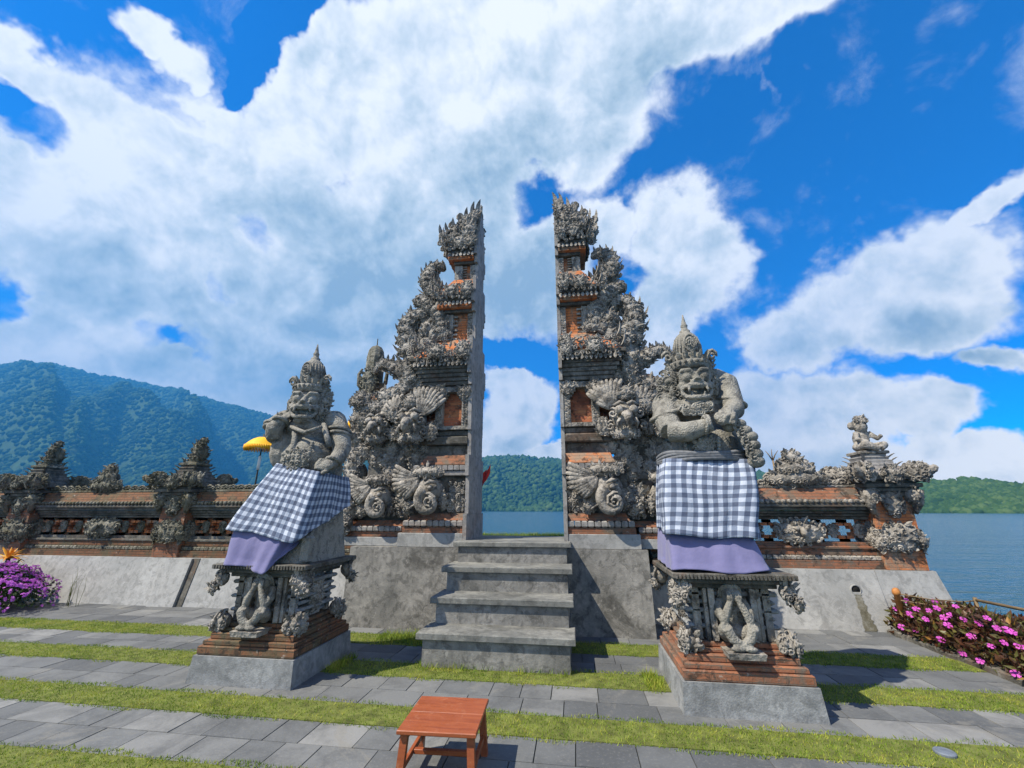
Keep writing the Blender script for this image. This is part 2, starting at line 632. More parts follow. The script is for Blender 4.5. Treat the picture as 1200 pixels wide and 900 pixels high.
M['concrete'] = stone_mat('grey_concrete', [(.25, .25, .24), (.34, .335, .32), (.40, .395, .38)], 1.3, 14, .004, (.17, .168, .155), .6, grime=.3)
M['concrete_old'] = stone_mat('stained_concrete', [(.12, .118, .11), (.235, .225, .205), (.32, .305, .28)], 1.7, 12, .006, (.06, .058, .052), .8, grime=.45)
M['step'] = stone_mat('step_stone', [(.11, .112, .105), (.19, .19, .175), (.27, .265, .235)], 2.2, 16, .005, (.06, .06, .055), .6, grime=.3)
M['andesite'] = stone_mat('andesite_plinth', [(.15, .155, .155), (.25, .255, .255), (.33, .335, .33)], 2.6, 20, .006, (.10, .105, .105), .5, grime=.28)
M['brick'] = brick_mat('orange_brick', (.60, .20, .065), (.50, .155, .055), (.22, .11, .07), (.27, .20, .14))
M['brick_old'] = brick_mat('weathered_brick', (.33, .135, .07), (.24, .10, .055), (.15, .11, .08), (.13, .11, .085))
M['brick_moss'] = brick_mat('mossy_brick', (.22, .10, .05), (.16, .08, .042), (.06, .052, .036), (.10, .085, .05))
M['brick_panel'] = brick_mat('niche_brick', (.52, .21, .09), (.42, .12, .06), (.30, .16, .09), (.14, .05, .03))


def plain(name, col, rough=.7, var=.25, scale=20, bump=.004, spec=.3):
    m, g, b, P, geo = new_mat(name)
    n = g.noise(P, scale, 5, .6)
    c = g.ramp(n, [(.3, tuple(x * (1 - var) for x in col)), (.7, tuple(min(1, x * (1 + var)) for x in col))])
    fin_mat(g, b, c, rough, n, bump, .5, spec)
    return m


def island_mat(name, stops, rough=.6, spec=.25, trans=0.0, pos_scale=0):
    m, g, b, P, geo = new_mat(name)
    r = geo.outputs['Random Per Island']
    if pos_scale:
        r = g.m('ADD', g.m('MULTIPLY', r, .55), g.m('MULTIPLY', g.rng(g.noise(P, pos_scale, 4, .6), .3, .7), .45))
    c = g.ramp(r, stops)
    fin_mat(g, b, c, rough, spec=spec)
    if trans:
        t = g.n('ShaderNodeBsdfTranslucent')
        g.put(t.inputs[0], c)
        mx = g.n('ShaderNodeMixShader')
        mx.inputs[0].default_value = trans
        out = g.nt.nodes['Material Output']
        g.nt.links.new(b.outputs[0], mx.inputs[1])
        g.nt.links.new(t.outputs[0], mx.inputs[2])
        g.nt.links.new(mx.outputs[0], out.inputs[0])
    return m

# ================================================================== ground, lake, hills
rnd = random.Random(7)
M['soil'] = plain('soil', (.05, .055, .03), .95, .3, 12)
gb = MB()
gb.frustum((-16, 5.3, -8, 9.6), (-15.5, 5.12, -8, 9.4), -2.5, -.012)
tag(gb.build('ground', M['soil']), kind='structure')

m, g, b, P, geo = new_mat('lake_water')
mp = g.n('ShaderNodeMapping')
g.put(mp.inputs[0], P)
mp.inputs['Rotation'].default_value = (0, 0, R(-30))
mp.inputs['Scale'].default_value = (.5, 1.9, 1)
wv = g.m('ADD', g.noise(mp.outputs[0], .42, 5, .62), g.m('MULTIPLY', g.noise(mp.outputs[0], 2.2, 3, .6), .22))
wv = g.m('ADD', wv, g.m('MULTIPLY', g.noise(mp.outputs[0], .09, 3, .6), 1.6))
big = g.noise(P, .03, 3, .5)
fin_mat(g, b, g.mix(big, (.008, .065, .125), (.012, .085, .16)), .14, wv, .55, 1.0, .5)
M['water'] = m
lk = MB()
# finer near the shore, out past the far hills
lk.add([(-9000, -9000, -1.1), (9000, -9000, -1.1), (9000, 9000, -1.1), (-9000, 9000, -1.1)], [(0, 1, 2, 3)])
tag(lk.build('lake', M['water']), kind='structure')

# far shore: skyline elevation by azimuth, with distances to the shore and to the ridge
SKY_AZ = [-100, -75, -60.5, -57.6, -52.1, -44.6, -38.5, -30.5, -24, -16, -12.1, -7, -1.3, 8, 15, 21.9, 34.3, 38.4, 41.8, 55, 80]
SKY_EL = [10, 11.4, 12.1, 12.8, 12.7, 11.7, 10.8, 8.7, 7.6, 7.0, 6.75, 7.1, 6.4, 5.6, 4.9, 4.0, 2.55, 2.75, 2.05, 2.4, 3]
R0 = [1500, 1500, 1500, 1500, 1500, 1450, 1400, 1300, 1200, 1100, 1100, 1100, 1100, 1100, 1050, 900, 620, 600, 600, 600, 600]
R1 = [3900, 3900, 3900, 3900, 3800, 3500, 3200, 2600, 2100, 1750, 1700, 1650, 1600, 1550, 1450, 1200, 800, 760, 740, 740, 740]


def lerp(a, tab):
    return float(np.interp(a, SKY_AZ, tab))


def fbm(x, y, z=0.0, oct=5):
    return mnoise.fractal(Vector((x, y, z)), 1.0, 2.1, oct)


def hill_h(az, q):
    """height of the hill at azimuth az, q = 0 at the shore and 1 at the ridge"""
    r0, r1 = lerp(az, R0), lerp(az, R1)
    r = r0 + (r1 - r0) * q
    top = r1 * math.tan(R(lerp(az, SKY_EL)))
    x, y = r * math.sin(R(az)), r * math.cos(R(az))
    base = top * (min(1, q) ** .9) - 2.5
    if q > 1:
        base = top * (1 - .8 * (q - 1))
    env = max(0, math.sin(math.pi * min(1, q)) ** .8)
    s = top / 800.0
    spur = 1 - abs(fbm(az * .105 + q * .5 + 3.1, q * .9, 1.7, 3)) * 2.2
    h = base + env * top * (.26 * (spur - .45) + .07 * fbm(x * .004, y * .004, 5, 3))
    h += 5 * s * fbm(x * .02, y * .02, 2, 3) * min(1, q * 4)
    return max(h, -3), x, y


M['forest'] = island_mat('forest_canopy', [(0, (.014, .036, .009)), (.35, (.030, .068, .014)), (.7, (.055, .105, .022)), (1, (.10, .15, .04))], .8, .1, 0, .012)
M['hill'] = plain('hill_ground', (.045, .085, .02), .95, .3, .05, .5)
hv, hf = [], []
NA, NQ = 300, 46
for i in range(NA):
    az = -100 + 180 * i / (NA - 1)
    for j in range(NQ):
        h, x, y = hill_h(az, 1.1 * j / (NQ - 1))
        hv.append((x, y, h - 1.5))
for i in range(NA - 1):
    for j in range(NQ - 1):
        a = i * NQ + j
        hf.append((a, a + NQ, a + NQ + 1, a + 1))
hb = MB()
hb.add(hv, hf, True)
tag(hb.build('hills', M['hill']), kind='structure')


def ico(sub):
    import bmesh
    bm = bmesh.new()
    bmesh.ops.create_icosphere(bm, subdivisions=sub, radius=1)
    v = np.array([q.co[:] for q in bm.verts])
    f = np.array([[q.index for q in p.verts] for p in bm.faces])
    bm.free()
    return v, f


def fast_mesh(name, verts, tris, mat, smooth=False):
    me = bpy.data.meshes.new(name)
    me.vertices.add(len(verts))
    me.vertices.foreach_set('co', np.ascontiguousarray(verts, np.float32).ravel())
    nt = len(tris)
    me.loops.add(nt * 3)
    me.loops.foreach_set('vertex_index', np.ascontiguousarray(tris, np.int32).ravel())
    me.polygons.add(nt)
    me.polygons.foreach_set('loop_start', np.arange(0, nt * 3, 3, dtype=np.int32))
    me.polygons.foreach_set('loop_total', np.full(nt, 3, np.int32))
    me.polygons.foreach_set('use_smooth', np.full(nt, smooth))
    me.update(calc_edges=True)
    me.materials.append(mat)
    o = bpy.data.objects.new(name, me)
    COL.objects.link(o)
    return o


def forest(name, az0, az1, count, rad, sub, seed, q0=0.0, q1=1.02, mat='forest'):
    rs = np.random.RandomState(seed)
    v, f = ico(sub)
    VV, FF = [], []
    for k in range(count):
        az = rs.uniform(az0, az1)
        q = q0 + (q1 - q0) * rs.uniform() ** 1.0
        h, x, y = hill_h(az, q)
        r = rad * rs.uniform(.55, 1.35) * (.55 + .45 * math.hypot(x, y) / 1500)
        w = v * (1 + rs.uniform(-.28, .28, (len(v), 1))) * (r, r, r * rs.uniform(.75, 1.15))
        VV.append(w + (x, y, h + r * .25))
        FF.append(f + k * len(v))
    return tag(fast_mesh(name, np.concatenate(VV), np.concatenate(FF), M[mat], True), kind='stuff')


M['forest_cloud_shade'] = island_mat('cloud_shaded_forest_canopy', [(0, (.012, .034, .010)), (.4, (.026, .062, .015)), (.75, (.045, .09, .02)), (1, (.085, .135, .035))], .8, .1, 0, .004)  # darker canopy copy: cloud shadow over the left mountain put into the colour
forest('forest', -72, -24, 26000, 7.0, 1, 1, mat='forest_cloud_shade')
forest('forest', -24, 24, 9000, 7.5, 1, 2)
forest('forest', 24, 50, 12000, 4.8, 1, 3)

# haze in the air between here and the hills
hz = MB()
hz.box(-4400, 1300, -60, 2900, -3.5, 950)
m = bpy.data.materials.new('haze')
m.use_nodes = True
nt = m.node_tree
nt.nodes.clear()
pv = nt.nodes.new('ShaderNodeVolumePrincipled')
pv.inputs['Color'].default_value = (.07, .42, .95, 1)
pv.inputs['Density'].default_value = HAZE if (HAZE := .00026) else 0
pv.inputs['Anisotropy'].default_value = 0.1
mo = nt.nodes.new('ShaderNodeOutputMaterial')
nt.links.new(pv.outputs[0], mo.inputs['Volume'])
tag(hz.build('haze', m), kind='stuff')

# ------------------------------------------------------------------ paving and grass strips
M['slab'] = None
m, g, b, P, geo = new_mat('paving_slab')
r = geo.outputs['Random Per Island']
c = g.ramp(r, [(0, (.075, .08, .085)), (.3, (.115, .12, .122)), (.62, (.14, .145, .145)), (.85, (.165, .168, .165)), (1, (.22, .22, .212))])
n = g.noise(P, 2.2, 7, .7, .6)
c = g.mix(g.rng(n, .4, .66, 0, .65), c, (.065, .068, .07))
n2 = g.noise(P, 38, 4, .7)
c = g.mix(g.rng(n2, .5, .75, 0, .35), c, (.24, .235, .215))
c = g.mix(g.rng(g.noise(P, 1.1, 8, .75, 1.2), .55, .64, 0, .5), c, (.20, .19, .165))
c = g.mix(g.rng(g.noise(P, 90, 3, .7), .64, .72, 0, .6), c, (.05, .05, .045))
fin_mat(g, b, c, .72, g.m('ADD', n2, g.noise(P, 9, 4, .6)), .004, .6, .35)
M['slab'] = m
GRASS = [(5.64, 6.06), (4.66, 5.05), (3.68, 4.03), (2.05, 3.04)]
PAVE = [(6.06, 7.3, 3), (5.05, 5.64, 2), (4.03, 4.66, 2), (3.04, 3.68, 2), (1.0, 2.05, 3)]
XL, XR = -14.0, 4.20
pb = MB()
rp = random.Random(3)
for (y0, y1, rows) in PAVE:
    for k in range(rows):
        a, c_ = y0 + (y1 - y0) * k / rows, y0 + (y1 - y0) * (k + 1) / rows
        x = XL + rp.uniform(0, .4)
        while x < XR:
            L = rp.choice((.28, .36, .42, .5, .5))
            z = rp.uniform(-.002, .002)
            e = .0012
            pb.frustum((x + e, x + L - e, a + e, c_ - e), (x + e + .003, x + L - e - .003, a + e + .003, c_ - e - .003), -.02, z)
            x += L
tag(pb.build('pavement', M['slab']), kind='structure')

M['turf'] = plain('turf', (.11, .125, .028), .95, .5, 9, .01)
m, g, b, P, geo = new_mat('grass_blades')
rr = g.m('ADD', g.m('MULTIPLY', geo.outputs['Random Per Island'], .5), g.m('MULTIPLY', g.rng(g.noise(P, 2.6, 6, .7), .36, .64), .5))
c = g.ramp(rr, [(.08, (.07, .13, .012)), (.35, (.145, .235, .02)), (.62, (.27, .34, .035)), (.85, (.43, .42, .07)), (1, (.46, .34, .12))])
fin_mat(g, b, c, .6, spec=.2)
t = g.n('ShaderNodeBsdfTranslucent')
g.put(t.inputs[0], c)
mx = g.n('ShaderNodeMixShader')
mx.inputs[0].default_value = .35
g.nt.links.new(b.outputs[0], mx.inputs[1])
g.nt.links.new(t.outputs[0], mx.inputs[2])
g.nt.links.new(mx.outputs[0], g.nt.nodes['Material Output'].inputs[0])
M['grass'] = m
tb = MB()
for (y0, y1) in GRASS:
    tb.box(XL, XR, y0 + .004, y1 - .004, -.03, .003)
tag(tb.build('turf_base', M['turf']), kind='structure')

BLOCKS = [(-3.8, -2.6, 4.18, 5.65), (.72, 1.92, 4.18, 5.65), (-1.74, -.1, 4.98, 6.5)]


def grass_blades(name, rects, dens, hmin, hmax, seed, z=0.0, spill=.045, avoid=BLOCKS):
    rs = np.random.RandomState(seed)
    X, Y = [], []
    for (x0, x1, y0, y1, dn) in rects:
        n = int((x1 - x0) * (y1 - y0) * dens * dn)
        x = rs.uniform(x0, x1, n)
        ed = spill * np.array([1.0])
        wob = .02 * np.sin(x * 5.1) + .015 * np.sin(x * 13.7 + 1)
        y = rs.uniform(y0 - spill, y1 + spill, n) + wob
        # thin, worn patches
        keep = rs.uniform(size=n) < .45 + .75 * (np.sin(x * 1.9 + y * 3) * np.sin(x * .73 - y * 2.1 + 2) * .5 + .5)
        X.append(x[keep]); Y.append(y[keep])
    X, Y = np.concatenate(X), np.concatenate(Y)
    ok = np.ones(len(X), bool)
    for (x0, x1, y0, y1) in avoid:
        ok &= ~((X > x0) & (X < x1) & (Y > y0) & (Y < y1))
    X, Y = X[ok], Y[ok]
    n = len(X)
    H = rs.uniform(hmin, hmax, n)
    A = rs.uniform(0, 2 * np.pi, n)
    ln = rs.uniform(.2, 1.1, n) * H
    B = rs.uniform(0, 2 * np.pi, n)
    wd = rs.uniform(.002, .0045, n)
    p0 = np.stack([X - wd * np.cos(A), Y - wd * np.sin(A), np.full(n, z)], 1)
    p1 = np.stack([X + wd * np.cos(A), Y + wd * np.sin(A), np.full(n, z)], 1)
    p2 = np.stack([X + ln * np.cos(B), Y + ln * np.sin(B), z + H], 1)
    V = np.stack([p0, p1, p2], 1).reshape(-1, 3)
    return tag(fast_mesh(name, V, np.arange(n * 3).reshape(-1, 3), M['grass']), kind='stuff')


rects = []
for (y0, y1) in GRASS:
    rects += [(-11 if y0 > 4 else -7, XR - .1, y0, y1, 1.0)]
grass_blades('grass', rects, 8500, .008, .024, 5)
# longer tufts against the stone bases
grass_blades('grass', [(.6, .76, 4.7, 5.05, 1.5), (-2.64, -2.5, 4.7, 5.1, 1.5), (-1.75, -.1, 4.93, 5.02, 1.0), (-2.6, -1.75, 5.7, 6.1, .6)], 6000, .04, .09, 6, avoid=[])

# ------------------------------------------------------------------ terrace walls
def wall_block(name, label, x0, x1, yb, yt, z1, yback, mat, lean0=0.0, lean1=0.0, extra=None):
    e = empty(name, ((x0 + x1) / 2, yb, 0), label, 'wall')
    k = MB()
    k.frustum((x0, x1, yb, yback), (x0 + lean0, x1 - lean1, yt, yback), -.03, z1)
    k.build('wall_face', mat, e)
    return e


GX0, GX1 = -3.42, 0.98
wall_block('terrace_wall', 'stained grey concrete retaining wall under the split gate behind the steps', GX0, GX1, 6.33, 6.42, 1.07, 7.72, M['concrete_old'])
wl = wall_block('terrace_wall', 'long sloping grey concrete retaining wall under the left balustrade', -14, GX0 - .005, 7.13, 7.34, .76, 8.5, M['concrete'])
k = MB()
k.frustum((-7.45, -6.93, 7.075, 7.3), (-7.45, -6.93, 7.285, 7.4), -.02, .757)
k.build('buttress', M['concrete'], wl)
k = MB()
k.frustum((-6.925, -6.80, 7.118, 7.3), (-6.925, -6.80, 7.328, 7.4), -.02, .758)
k.build('drain_slot', M['dark_stone'], wl)
wr = wall_block('terrace_wall', 'pale grey concrete retaining wall with a round drain hole under the right balustrade', GX1 + .005, 4.30, 7.13, 7.34, .76, 8.5, M['concrete'])
k = MB()
k.frustum((4.306, 5.28, 7.12, 8.5), (4.306, 5.10, 7.335, 8.5), -.3, .762)
k.build('end_pier', M['concrete'], wr)
hx, hz_, hy = 3.96, .50, 7.13 + .21 * .5 / .76
k = MB()
k.lathe((0, 0, 0), [(.072, -.02), (.072, .01), (.06, .012), (.056, -.0)], 20)
vv = np.concatenate(k.V)
k.V = [np.stack([hx + vv[:, 0], hy - vv[:, 2], hz_ + vv[:, 1]], 1)]
k.build('drain_rim', M['concrete'], wr)
M['black'] = plain('dark_hole', (.008, .008, .007), .9, .2)
k = MB()
k.lathe((0, 0, 0), [(.056, -.01), (.056, .004)], 20)
vv = np.concatenate(k.V)
k.V = [np.stack([hx + vv[:, 0], hy - vv[:, 2], hz_ + vv[:, 1]], 1)]
k.build('drain_hole', M['black'], wr)
# the damp stain that runs down from the drain: a thin ragged film
M['stain'] = stone_mat('drain_stain', [(.075, .066, .042), (.14, .13, .095), (.24, .23, .195)], 11, 40, .003)
k = MB()
yy = lambda z: 7.13 - .005 + .21 * (z + .03) / .79
rz = random.Random(2)
vs, fs = [], []
for i in range(23):
    z = .44 * (1 - i / 22) + .002
    wl_ = .035 + .03 * (i / 22) + rz.uniform(-.014, .014)
    wr_ = .045 + .045 * (i / 22) + rz.uniform(-.016, .016)
    vs += [(hx - wl_, yy(z), z), (hx + wr_, yy(z), z)]
    if i:
        fs.append((2 * i - 2, 2 * i, 2 * i + 1, 2 * i - 1))
k.add(vs, fs)
k.build('damp_stain', M['stain'], wr)

# grass on the bank beyond the gate
gk = MB()
gk.frustum((-3.2, 1.2, 7.73, 9.6), (-3.2, 1.2, 7.73, 9.2), -1.5, 1.10)
tag(gk.build('bank', M['turf']), kind='structure')
grass_blades('grass', [(-2.2, .4, 8.3, 9.15, 1.0)], 2500, .03, .10, 9, z=1.10, spill=0, avoid=[])

# ------------------------------------------------------------------ steps
st = empty('stone_steps', (-.9, 5.6, 0), 'four weathered grey stone steps with overhanging treads leading up to the split gate', 'steps')
tr = [(-1.755, -.05, 4.90, .265, .335), (-1.74, -.06, 5.28, .545, .615), (-1.74, -.065, 5.68, .835, .905), (-1.72, -.075, 6.12, 1.11, 1.175)]
ys = [4.90, 5.28, 5.68, 6.12, 6.44]
for i, (x0, x1, y, z0, z1) in enumerate(tr):
    k = MB()
    k.box(x0 + .065, x1 - .06, y + .042, 6.40, 0 if i == 0 else tr[i - 1][4] - .002, z0)
    k.build('riser', M['concrete_old'], st)
    k = MB()
    k.box(x0, x1, y, (tr[i + 1][2] + .15) if i < 3 else 7.70, z0, z1, .008)
    k.build('tread', M['step'], st)

# ================================================================== balustrades and pillars
def lattice(k_br, boss, x0, x1, z0, z1, y, seed):
    """pierced brick panel: stepped crosses with a small stone boss at each crossing"""
    n = max(1, int(round((x1 - x0) / .36)))
    cw = (x1 - x0) / n
    rows = 7
    rh = (z1 - z0) / rows
    for i in range(n):
        cx = x0 + cw * (i + .5)
        for r_ in range(rows):
            zz = z0 + rh * r_
            t = abs(r_ - (rows - 1) / 2) / ((rows - 1) / 2)
            d = cw * .5 * t
            wv_ = cw * .19
            for sg in ((1, -1) if t > .05 else (1,)):
                xx = cx + sg * d
                k_br.box(xx - wv_ / 2 - .015, xx + wv_ / 2 + .015, y - .055, y + .055, zz + .001, zz + rh - .001)
        k_st = MB()
        s_ = .07
        k_st.frustum((cx - s_, cx + s_, y - .09, y - .056), (cx - s_ * .4, cx + s_ * .4, y - .09, y - .056), (z0 + z1) / 2, (z0 + z1) / 2 + s_ * 1.5)
        k_st.frustum((cx - s_ * .4, cx + s_ * .4, y - .09, y - .056), (cx - s_, cx + s_, y - .09, y - .056), (z0 + z1) / 2 - s_ * 1.5, (z0 + z1) / 2 - .001)
        for sg in (-1, 1):
            k_st.curl((cx + sg * .06, y - .09, (z0 + z1) / 2 - .03), (0, 0, 1), (0, -1, 0), .045, 1.1, .35, sg)
            k_st.curl((cx + sg * .05, y - .09, (z0 + z1) / 2 + .05), (0, 0, 1), (0, -1, 0), .035, 1.1, .35, -sg)
        boss.append(k_st)


def balustrade(label, x0, x1, y, moss, crests, bosses, seed, pane_z=(1.13, 1.46)):
    e = empty('balustrade', ((x0 + x1) / 2, y, .76), label, 'balustrade')
    br = M['brick_moss'] if moss else M['brick_old']
    cs = M['carved_dark'] if moss else M['carved']
    k = MB()
    k.box(x0, x1, y - .22, y + .22, .765, .875)
    k.box(x0, x1, y - .15, y + .15, .945, 1.03)
    k.build('brick_base', br, e)
    k = MB()
    x = x0 + .003
    while x < x1 - .02:                                            # row of little rounded stone teeth
        k.box(x, min(x + .075, x1), y - .19, y + .19, .877, .943, .014)
        x += .085
    k.build('stone_teeth', cs, e)
    k = MB()
    k.box(x0, x1, y - .17, y + .17, 1.032, 1.075, .01)
    k.box(x0, x1, y - .12, y + .12, 1.077, pane_z[0])
    k.build('sill_course', M['dark_stone'] if moss else M['brick_old'], e)
    kb, ks = MB(), []
    lattice(kb, ks, x0, x1, pane_z[0], pane_z[1], y, seed)
    kb.build('pierced_brick_panel', M['brick'], e)
    if moss:
        k = MB()
        k.box(x0, x1, y + .058, y + .10, pane_z[0] + .001, pane_z[1] - .001)
        k.build('brick_backing', M['brick'], e)
    for q in ks:
        q.build('stone_boss', cs, e)
    k = MB()
    for i, (d, a, b_) in enumerate([(.10, 1.462, 1.51), (.14, 1.512, 1.552), (.19, 1.554, 1.60), (.25, 1.602, 1.65), (.29, 1.652, 1.70)]):
        k.box(x0, x1, y - d, y + d, a, b_, .006)
    k.build('cornice', M['dark_stone'], e)
    k = MB()
    x = x0
    while x < x1 - .03:
        k.ball((x + .04, y - .285, 1.735), (.036, .03, .035), None, 6, 5)
        x += .08
    k.box(x0, x1, y - .27, y + .27, 1.705, 1.765)
    k.build('bead_moulding', cs, e)
    k = MB()
    k.frustum((x0, x1, y - .24, y + .24), (x0, x1, y - .15, y + .15), 1.767, 1.94)
    k.build('brick_coping', br, e)
    k = MB()
    k.box(x0, x1, y - .13, y + .13, 1.942, 1.985, .01)
    x = x0 + .03
    i = 0
    while x < x1 - .03:
        k.curl((x, y - .1, 2.03), (1, 0, .6), (0, -1, 0), .05, 1.0, .4, 1 if i % 2 else -1)
        k.curl((x, y + .1, 2.03), (1, 0, .6), (0, 1, 0), .05, 1.0, .4, 1 if i % 2 else -1)
        k.ball((x, y, 2.0), (.05, .11, .05), None, 6, 5)
        x += .085
        i += 1
    k.build('ridge_scrolls', cs, e)
    for i, (cx, w_, h_) in enumerate(crests):
        k = MB()
        k.clump((cx, y - .10, 1.97 + h_ * .22), (0, -1, .15), (0, 0, 1), w_, h_ * .52, .16, seed + i, .30)
        k.clump((cx, y - .10, 1.97 + h_ * .52), (0, -1, .15), (0, 0, 1), w_ * .62, h_ * .55, .16, seed + 9 + i, .30)
        k.clump((cx, y - .09, 1.97 + h_ * .82), (0, -1, .15), (0, 0, 1), w_ * .30, h_ * .42, .12, seed + 15 + i, .34)
        k.build('crest', cs, e)
    for i, (cx, w_) in enumerate(bosses):
        k = MB()
        k.clump((cx, y - .13, 1.28), (0, -1, .1), (0, 0, 1), w_, .40, .12, seed + 30 + i, .2)
        for sg in (-1, 1):
            k.ball((cx + sg * .07, y - .25, 1.33), .035)
            k.curl((cx + sg * w_ * .42, y - .15, 1.32), (0, 0, 1), (sg * .3, -1, 0), .085, 1.3, .3, sg)
        k.tube([(cx, y - .25, 1.33), (cx, y - .30, 1.27), (cx, y - .29, 1.2)], [.04, .05, .03], 7)
        k.build('carved_boss', cs, e)
    return e


BY = 7.62
balustrade('long mossy brick and stone balustrade with a carved crest on the left terrace wall', -14.0, -3.60, BY, True,
           [(-9.45, .78, .52), (-13.2, .7, .5)], [(-9.25, .85)], 11)
balustrade('orange brick and grey stone balustrade with pierced panels on the right terrace wall', 1.20, 4.52, BY, False,
           [(3.55, 1.05, .55)], [(3.45, .78)], 51)


def corner_karang(k, c, dx, dy, s, seed, drop=.5):
    """corner ornament that leans out along (dx,dy), flame on top and leaf hanging below"""
    n = nrm((dx, dy, .15))
    k.clump(c, n, (0, 0, 1), s, s * 1.15, s * .55, seed, .24)
    k.leaf(np.asarray(c) + (0, 0, -s * .4), (dx * .3, dy * .3, -1), n, s * drop, s * .18, .3)


